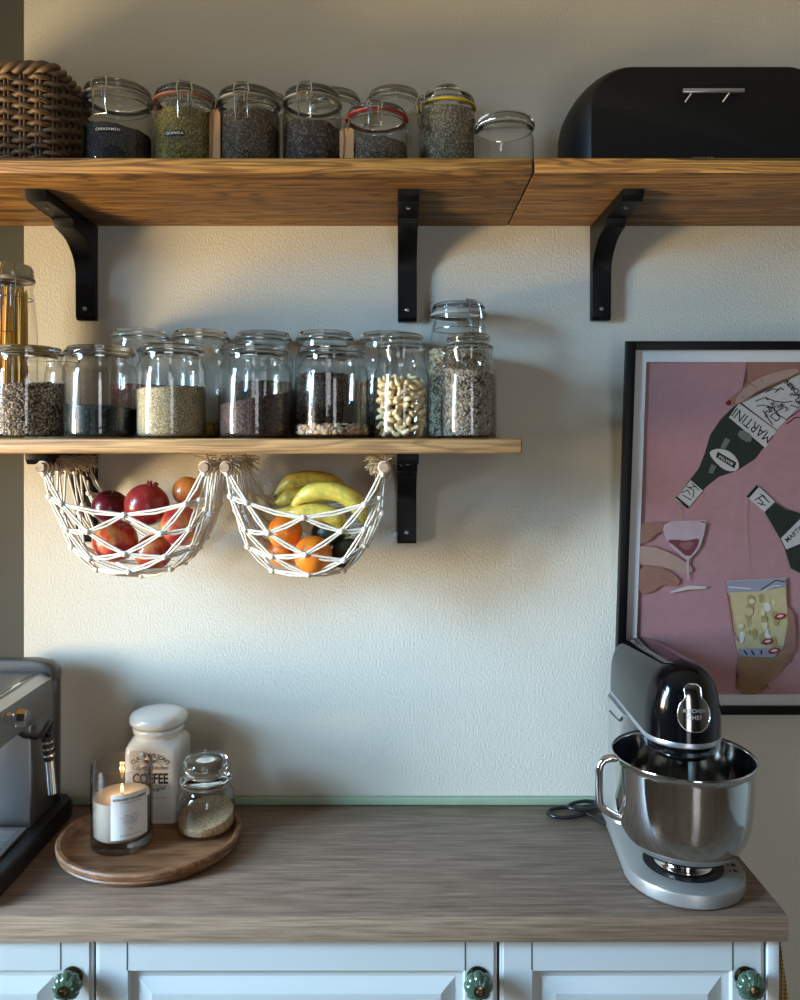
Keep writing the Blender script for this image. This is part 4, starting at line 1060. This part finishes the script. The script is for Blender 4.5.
# steam wand
b = MB(); b.tube([(W-.022,-.145,.2175),(W-.004,-.140,.203),(W+.012,-.128,.196),(W+.018,-.116,.200)], .0052, 8); b.tube([(W+.018,-.116,.200),(W+.020,-.106,.208),(W+.020,-.094,.212),(W+.020,-.086,.206),(W+.020,-.092,.196),(W+.019,-.104,.190)], .0055, 8); b.build('wand_joint', M['black_plastic'], t)
wa, wb2 = Vector((W+.019,-.104,.190)), Vector((W+.026,-.098,.082)); dv = (wb2-wa)
b = MB(); b.tube([wa, wa+dv*.42], [.0100,.0085], 14); wd = b.build('steam_wand', M['black_plastic'], t)
b = MB()
for q in (.08,.19,.30): b.tube([wa+dv*q, wa+dv*(q+.035)], .0108, 14)
b.build('grip_ring', M['chrome'], wd)
b = MB(); b.tube([wa+dv*.42, wa+dv*.98, wa+dv], [.0088,.0092,.0075], 16); b.build('nozzle', M['chrome'], wd)
b = MB(); b.lathe([(0,0),(.030,0),(.031,-.012),(.028,-.026),(0,-.026)], 24, (0, -.245, .217)); b.build('group_head', M['chrome'], t)
b = MB(); b.lathe([(0,0),(.033,0),(.034,-.010),(.031,-.026),(.012,-.030),(0,-.030)], 24, (0, -.245, .191)); b.tube([(0,-.276,.182),(0,-.31,.180),(0,-.395,.174)], [.006,.010,.013], 12); b.build('portafilter', M['black_plastic'], t)

# ------------------------------------------------------------------ framed drinks print
PX0, PX1, PZ0 = .4255, .9515, 1.0845
LEAN = R(6.6); PH = .733; PT = .020
t = thing('framed_print', ((PX0+PX1)/2, 0, PZ0), 'black framed print of hands pouring drinks on pink, behind the stand mixer', 'picture', rot=(LEAN,0,0))
PW = (PX1-PX0)/2; fw = .0165
b = MB()
for x0,x1,z0,z1 in ((-PW,-PW+fw,0,PH),(PW-fw,PW,0,PH),(-PW+fw,PW-fw,0,fw),(-PW+fw,PW-fw,PH-fw,PH)): b.box(x0,x1,-PT,-.0012,z0,z1,.0012)
b.build('frame', M['black_paint'], t)
b = MB(); b.box(-PW+.004, PW-.004, -.006, -.0020, .004, PH-.004); b.build('backing', M['paper'], t)
YM = -.0075; mw = .0225
b = MB()
for x0,x1,z0,z1 in ((-PW+fw-.002,-PW+fw+mw,fw-.002,PH-fw+.002),(PW-fw-mw,PW-fw+.002,fw-.002,PH-fw+.002),(-PW+fw+mw,PW-fw-mw,fw-.002,fw+mw),(-PW+fw+mw,PW-fw-mw,PH-fw-mw,PH-fw+.002)): b.box(x0,x1,YM-.0042,YM+.0012,z0,z1)
b.build('mount', M['paper'], t)
b = MB(); b.box(-PW+fw-.002, PW-fw+.002, -.0135, -.0120, fw-.002, PH-fw+.002); b.build('glazing', M['pane'], t)
# printed artwork: flat inks on the sheet
inks = {}
def ink(key, c, var=.05, vs=60):
    if key not in inks: inks[key] = plain('ink_'+key, srgb(*c), .7, var=var, vs=vs, spec=.2)
rnd0 = random.Random(11)
names = [('pink',(186,138,139)),('bottle',(44,52,44)),('white',(206,198,190)),('black',(26,26,26)),('skin',(184,152,136)),('nail',(120,34,36)),('glass',(196,170,172)),('drink',(120,66,76)),('gold',(182,166,122)),('amber',(156,138,92)),('sheen',(112,118,104)),('line',(150,96,92)),('skin2',(160,116,100)),('skin3',(146,112,80)),('lid_grey',(140,136,146)),('cream',(200,186,150))]
for k, c in names: ink(k, c)
IDX = {k: i for i, (k, _) in enumerate(names)}
Rm = Matrix.Rotation(LEAN, 3, 'X'); P0 = Vector(((PX0+PX1)/2, 0, PZ0)); cam = Vector((0, CAMY, EYE)); nrm = Rm @ Vector((0,-1,0))
def uv(px, py):
    d = Vector(((px-400)/F, 1, -(py-HPY)/F)); q = P0 + Rm @ Vector((0, YM, 0)); s = (q-cam).dot(nrm)/d.dot(nrm)
    L = Rm.transposed() @ (cam + d*s - P0); return (L.x, L.z)
SX0, SX1, SZ0, SZ1 = -PW+fw+mw-.001, PW-fw-mw+.001, fw+mw-.001, PH-fw-mw+.001
b = MB(); layer = [0]
def clip_poly(P):
    def cut(P, f, inter):
        out = []
        for i in range(len(P)):
            a, c = P[i-1], P[i]
            if f(c):
                if not f(a): out.append(inter(a, c))
                out.append(c)
            elif f(a): out.append(inter(a, c))
        return out
    for ax, lim, sg in ((0,SX0,1),(0,SX1,-1),(1,SZ0,1),(1,SZ1,-1)):
        if not P: return P
        P = cut(P, lambda p: sg*(p[ax]-lim) >= 0, lambda a, c: tuple(a[k]+(c[k]-a[k])*((lim-a[ax])/(c[ax]-a[ax])) for k in (0,1)))
    return P
def smooth_poly(P, it=2):
    for _ in range(it):
        Q = []
        for i in range(len(P)):
            a, c = P[i], P[(i+1) % len(P)]
            Q += [(a[0]*.75+c[0]*.25, a[1]*.75+c[1]*.25), (a[0]*.25+c[0]*.75, a[1]*.25+c[1]*.75)]
        P = Q
    return P
def shape(pts, key, sm=0, px=True):
    P = [uv(*p) for p in pts] if px else pts
    if sm: P = smooth_poly(P, sm)
    P = clip_poly(P)
    if len(P) < 3: return
    layer[0] += 1; y = YM - .000035*layer[0]
    b.bm.faces.ensure_lookup_table()
    vs = [b.bm.verts.new((x, y, z)) for x, z in P]
    f = b.face(vs, IDX[key])
    if f: bmesh.ops.triangulate(b.bm, faces=[f])
def stroke(pts, w, key):
    for a, c in zip(pts[:-1], pts[1:]):
        dx, dy = c[0]-a[0], c[1]-a[1]; L = sqrt(dx*dx+dy*dy) or 1; nx, ny = -dy/L*w/2, dx/L*w/2
        shape([(a[0]+nx,a[1]+ny),(c[0]+nx,c[1]+ny),(c[0]-nx,c[1]-ny),(a[0]-nx,a[1]-ny)], key)
def words(txt, cx_, cy_, ang, size_px, key, off=.0002, sxx=1.0):
    x0, z0 = uv(cx_, cy_); sc_ = 1.55/F; vs, fs = text_geo(txt, size_px*sc_, off)
    a = R(ang); layer[0] += 1; y = YM - .000035*layer[0]
    b.raw([(x0 + u*sxx*cos(a) - v*sin(a), y, z0 + u*sxx*sin(a) + v*cos(a)) for u, v in vs], fs, IDX[key])
A4 = lambda L: [(600+x/4, 330+y/4) for x, y in L]
B4 = lambda L: [(600+x/4, 500+y/4) for x, y in L]
shape([(SX0,SZ0),(SX1,SZ0),(SX1,SZ1),(SX0,SZ1)], 'pink', px=False)
# big bottle: body behind, label, shoulder, neck
shape(A4([(300,680),(352,714),(412,640),(440,615),(475,588),(550,562),(622,515),(700,410),(900,180),(980,60),(800,-20),(640,230),(530,310),(480,360),(440,420),(420,490),(396,552),(360,598)]), 'bottle')
shape(A4([(565,290),(640,232),(800,110),(930,-10),(1000,40),(905,175),(800,300),(705,402)]), 'white')
shape(A4([(556,292),(706,402),(660,474),(514,352)]), 'white')
stroke(A4([(562,290),(708,402)]), .8, 'black'); stroke(A4([(516,352),(660,473)]), .8, 'black')
words('MARTINI', *A4([(611,381)])[0], 143.5, 14.6, 'black', 0, .84)
for L in ([(620,285),(660,270),(700,285),(735,290),(770,285)],[(625,305),(650,300),(690,310),(715,340),(740,355)],[(680,345),(700,330),(720,350),(705,365),(680,345)],[(700,250),(720,230),(735,240)],[(740,360),(770,340),(800,320)],[(745,375),(780,350),(800,350)],[(660,250),(690,235),(715,240)],[(650,320),(665,345),(690,380)],[(670,300),(680,330)],[(760,300),(790,310)]): stroke(A4(L), .9, 'black')
words('TORINO', *A4([(765,225)])[0], 138, 7, 'black')
shape(A4([(432,492),(455,476),(490,474),(530,492),(556,530),(552,562),(510,566),(470,540)]), 'white', 1)
shape(A4([(470,486),(545,530),(536,554),(462,508)]), 'black'); words('MARTINI', *A4([(503,520)])[0], 150, 4.2, 'white', .0001)
shape(A4([(500,430),(520,440),(500,475),(480,470)]), 'sheen'); shape(A4([(445,535),(465,545),(450,575),(432,570)]), 'sheen')
shape(A4([(560,395),(610,420),(600,455),(545,425)]), 'sheen', 1)
shape(A4([(300,678),(352,712),(410,642),(362,600)]), 'white')
shape(A4([(300,670),(306,664),(356,706),(350,714)]), 'black')
for L in ([(325,650),(350,640),(360,660)],[(345,625),(375,640),(370,670)],[(365,612),(395,640)],[(330,660),(365,680)],[(350,630),(385,625)]): stroke(A4(L), .9, 'black')
# upper hand
shape(A4([(582,140),(600,90),(900,60),(930,110),(800,178),(640,236),(562,296),(505,305),(498,288),(590,216),(582,185)]), 'skin2', 1)
shape(A4([(590,216),(660,180),(780,150),(800,170),(640,232),(565,292),(530,290)]), 'skin', 1)
shape(A4([(498,290),(520,276),(526,294),(510,305)]), 'nail', 1)
stroke(A4([(592,218),(620,190),(665,175)]), .8, 'line')
for k in range(16):
    x, y = rnd0.uniform(650,790), 0; y = 330 - (x-650)*.55 + rnd0.uniform(-40,42); a_ = rnd0.uniform(0,6.28); l_ = rnd0.uniform(8,22)
    stroke(A4([(x,y),(x+l_*cos(a_),y+l_*sin(a_)),(x+l_*1.5*cos(a_+.9),y+l_*1.5*sin(a_+.9))]), .9, 'black')
for L in ([(600,215),(625,232)],[(640,196),(650,214)],[(560,262),(580,275)]): stroke(A4(L), .7, 'line')
# second bottle
shape(B4([(655,46),(697,8),(740,36),(800,52),(950,130),(1100,300),(1000,480),(860,350),(800,292),(760,272),(735,190),(718,154)]), 'bottle')
shape(A4([(583,665),(625,620),(697,685),(655,726)]), 'white'); shape(A4([(583,665),(592,672),(632,628),(625,618)]), 'black')
for L in ([(615,680),(650,660),(665,680)],[(625,690),(660,700)],[(640,655),(675,690)],[(630,670),(650,690),(640,700)]): stroke(A4(L), 1.0, 'black')
shape(B4([(720,152),(800,72),(880,60),(900,120),(800,172),(742,196)]), 'white'); words('MARTINI', *B4([(778,130)])[0], 44, 7.0, 'black', .0002, .9)
# pouring streams
stroke(A4([(312,705),(318,740),(320,762)]), .7, 'gold'); stroke(A4([(580,668),(576,740),(576,800)]), .7, 'gold'); stroke(B4([(578,0),(576,110),(586,260)]), .6, 'gold')
# left hand behind coupe
shape(B4([(150,95),(235,84),(300,90),(298,112),(220,132),(192,165),(150,176)]), 'skin2', 1)
shape(B4([(150,180),(205,182),(270,206),(345,246),(372,275),(350,298),(300,282),(245,268),(150,262)]), 'skin', 1)
shape(B4([(150,255),(250,268),(318,310),(310,345),(245,334),(210,366),(150,378)]), 'skin2', 1)
for L in ([(150,180),(210,184),(280,208),(345,248)],[(150,256),(240,264),(300,284)],[(235,300),(300,330)],[(262,92),(292,98),(296,112)],[(225,130),(192,166)]): stroke(B4(L), .8, 'line')
shape(B4([(244,100),(286,84),(420,80),(414,130),(396,186),(352,236),(338,236),(266,172)]), 'glass', 1)
shape(B4([(262,160),(300,155),(340,162),(398,148),(386,190),(350,232),(296,182)]), 'drink', 1)
shape(B4([(300,172),(380,160),(350,205)]), 'line', 1)
shape(B4([(342,232),(354,232),(352,318),(345,318)]), 'glass'); shape(B4([(278,362),(350,340),(425,343),(422,352),(350,356),(282,370)]), 'white')
stroke(B4([(252,112),(282,84),(420,80),(412,132),(394,190),(350,238)]), .6, 'white')
# tumbler and lower hand
shape(B4([(545,610),(700,610),(775,612),(700,690),(660,745),(640,775),(540,775),(548,690)]), 'skin3', 1)
shape(B4([(690,440),(770,420),(780,560),(770,612),(700,620)]), 'skin2', 1)
shape(B4([(500,320),(738,308),(746,490),(728,590),(690,625),(565,622),(544,600),(518,400)]), 'gold')
shape(B4([(500,322),(738,310),(740,345),(640,362),(508,368)]), 'lid_grey')
stroke(B4([(640,355),(700,318),(735,325)]), 1.0, 'black'); stroke(B4([(650,360),(690,340),(720,340)]), .8, 'white'); stroke(B4([(510,345),(600,352)]), 1.0, 'white')
rnd = random.Random(3)
for k in range(34):
    x, y = rnd.uniform(556,708), rnd.uniform(388,570); w, h = rnd.uniform(6,17), rnd.uniform(10,26)
    shape(B4([(x-w,y-h),(x+w*.8,y-h*.8),(x+w,y+h*.7),(x-w*.8,y+h)]), ('amber','cream','amber','white')[k % 4] if k % 8 != 3 else 'gold', 1)
shape(B4([(545,590),(725,585),(690,625),(562,622)]), 'lid_grey')
for L in ([(570,598),(585,615)],[(600,598),(612,616)],[(640,596),(640,614)]): stroke(B4(L), 1.6, 'black')
for c_ in ((714,460),(664,560),(690,597)):
    shape(B4([(c_[0]-28,c_[1]+8),(c_[0]-5,c_[1]-13),(c_[0]+26,c_[1]-8),(c_[0]+20,c_[1]+8),(c_[0]-8,c_[1]+16)]), 'nail', 1); shape(B4([(c_[0]-16,c_[1]+4),(c_[0],c_[1]-7),(c_[0]+18,c_[1]-3),(c_[0]+4,c_[1]+7)]), 'skin', 1)
stroke(B4([(505,370),(515,430),(530,520),(548,560)]), .8, 'nail'); stroke(B4([(700,582),(770,575)]), .6, 'line'); stroke(B4([(546,690),(550,740),(565,750)]), .8, 'nail'); stroke(B4([(650,755),(660,735),(672,752)]), .8, 'nail')
b.build('print', [inks[k] for k, _ in names], t, recalc=False, smooth=False)

# ------------------------------------------------------------------ light
def area(name, loc, target, sx, sy, power, col, spread=180):
    L = bpy.data.lights.new(name, 'AREA'); L.shape = 'RECTANGLE'; L.size = sx; L.size_y = sy; L.energy = power; L.color = col; L.spread = R(spread)
    o = bpy.data.objects.new(name, L); COL.objects.link(o); o.location = loc
    o.rotation_euler = (Vector(target)-Vector(loc)).to_track_quat('-Z', 'Z').to_euler()
    return o
wy, wz = (WY0+WY1)/2, (WZ0+WZ1)/2
area('daylight', (XL-.14, wy, wz), (XL+1, wy, wz), hw*2-.04, hh-.04, 11, (1.0,.89,.68))
area('ground_bounce', (XL-.135, wy+.25, WZ0+.24), (.45, -.02, 2.0), .60, .40, 13, (1.0,.74,.38), 78)
area('sky_light', (XL-.13, wy, wz+.3), (.85, -.05, .74), hw*2-.1, .42, 20, (.35,.65,1.0), 52)
area('rear_fill', (.57, YF-.13, 1.10), (.57, 0, 1.05), .54, 2.0, 9.5, (.95,.97,1.0))  # added fill lamp outside the rear opening
L = bpy.data.lights.new('candle_glow', 'POINT'); L.energy = .05; L.color = (1,.55,.2); L.shadow_soft_size = .004
o = bpy.data.objects.new('candle_glow', L); COL.objects.link(o); o.location = (X(122,1.4135), Y(1.4135), zt+.100)
w = bpy.data.worlds.new('daylight_world'); SC.world = w; w.use_nodes = True
nt = w.node_tree; bg = nt.nodes['Background']; bg.inputs[0].default_value = (.75,.85,1,1); bg.inputs[1].default_value = 1.0

# ------------------------------------------------------------------ camera and look
cd = bpy.data.cameras.new('camera'); co = bpy.data.objects.new('camera', cd); COL.objects.link(co)
co.location = (0, CAMY, EYE); co.rotation_euler = (R(90), 0, 0)
cd.sensor_fit = 'AUTO'; cd.sensor_width = 36; cd.lens = F*36/1000; cd.shift_y = -(500-HPY)/1000; cd.clip_start = .02
SC.camera = co
SC.view_settings.view_transform = 'Standard'
SC.view_settings.look = 'None'
SC.view_settings.exposure = 0.54
SC.cycles.transparent_max_bounces = 40; SC.cycles.max_bounces = 10; SC.cycles.transmission_bounces = 10
SC.cycles.caustics_reflective = False; SC.cycles.caustics_refractive = False
SC.cycles.sample_clamp_indirect = 4.0; SC.cycles.use_denoising = True
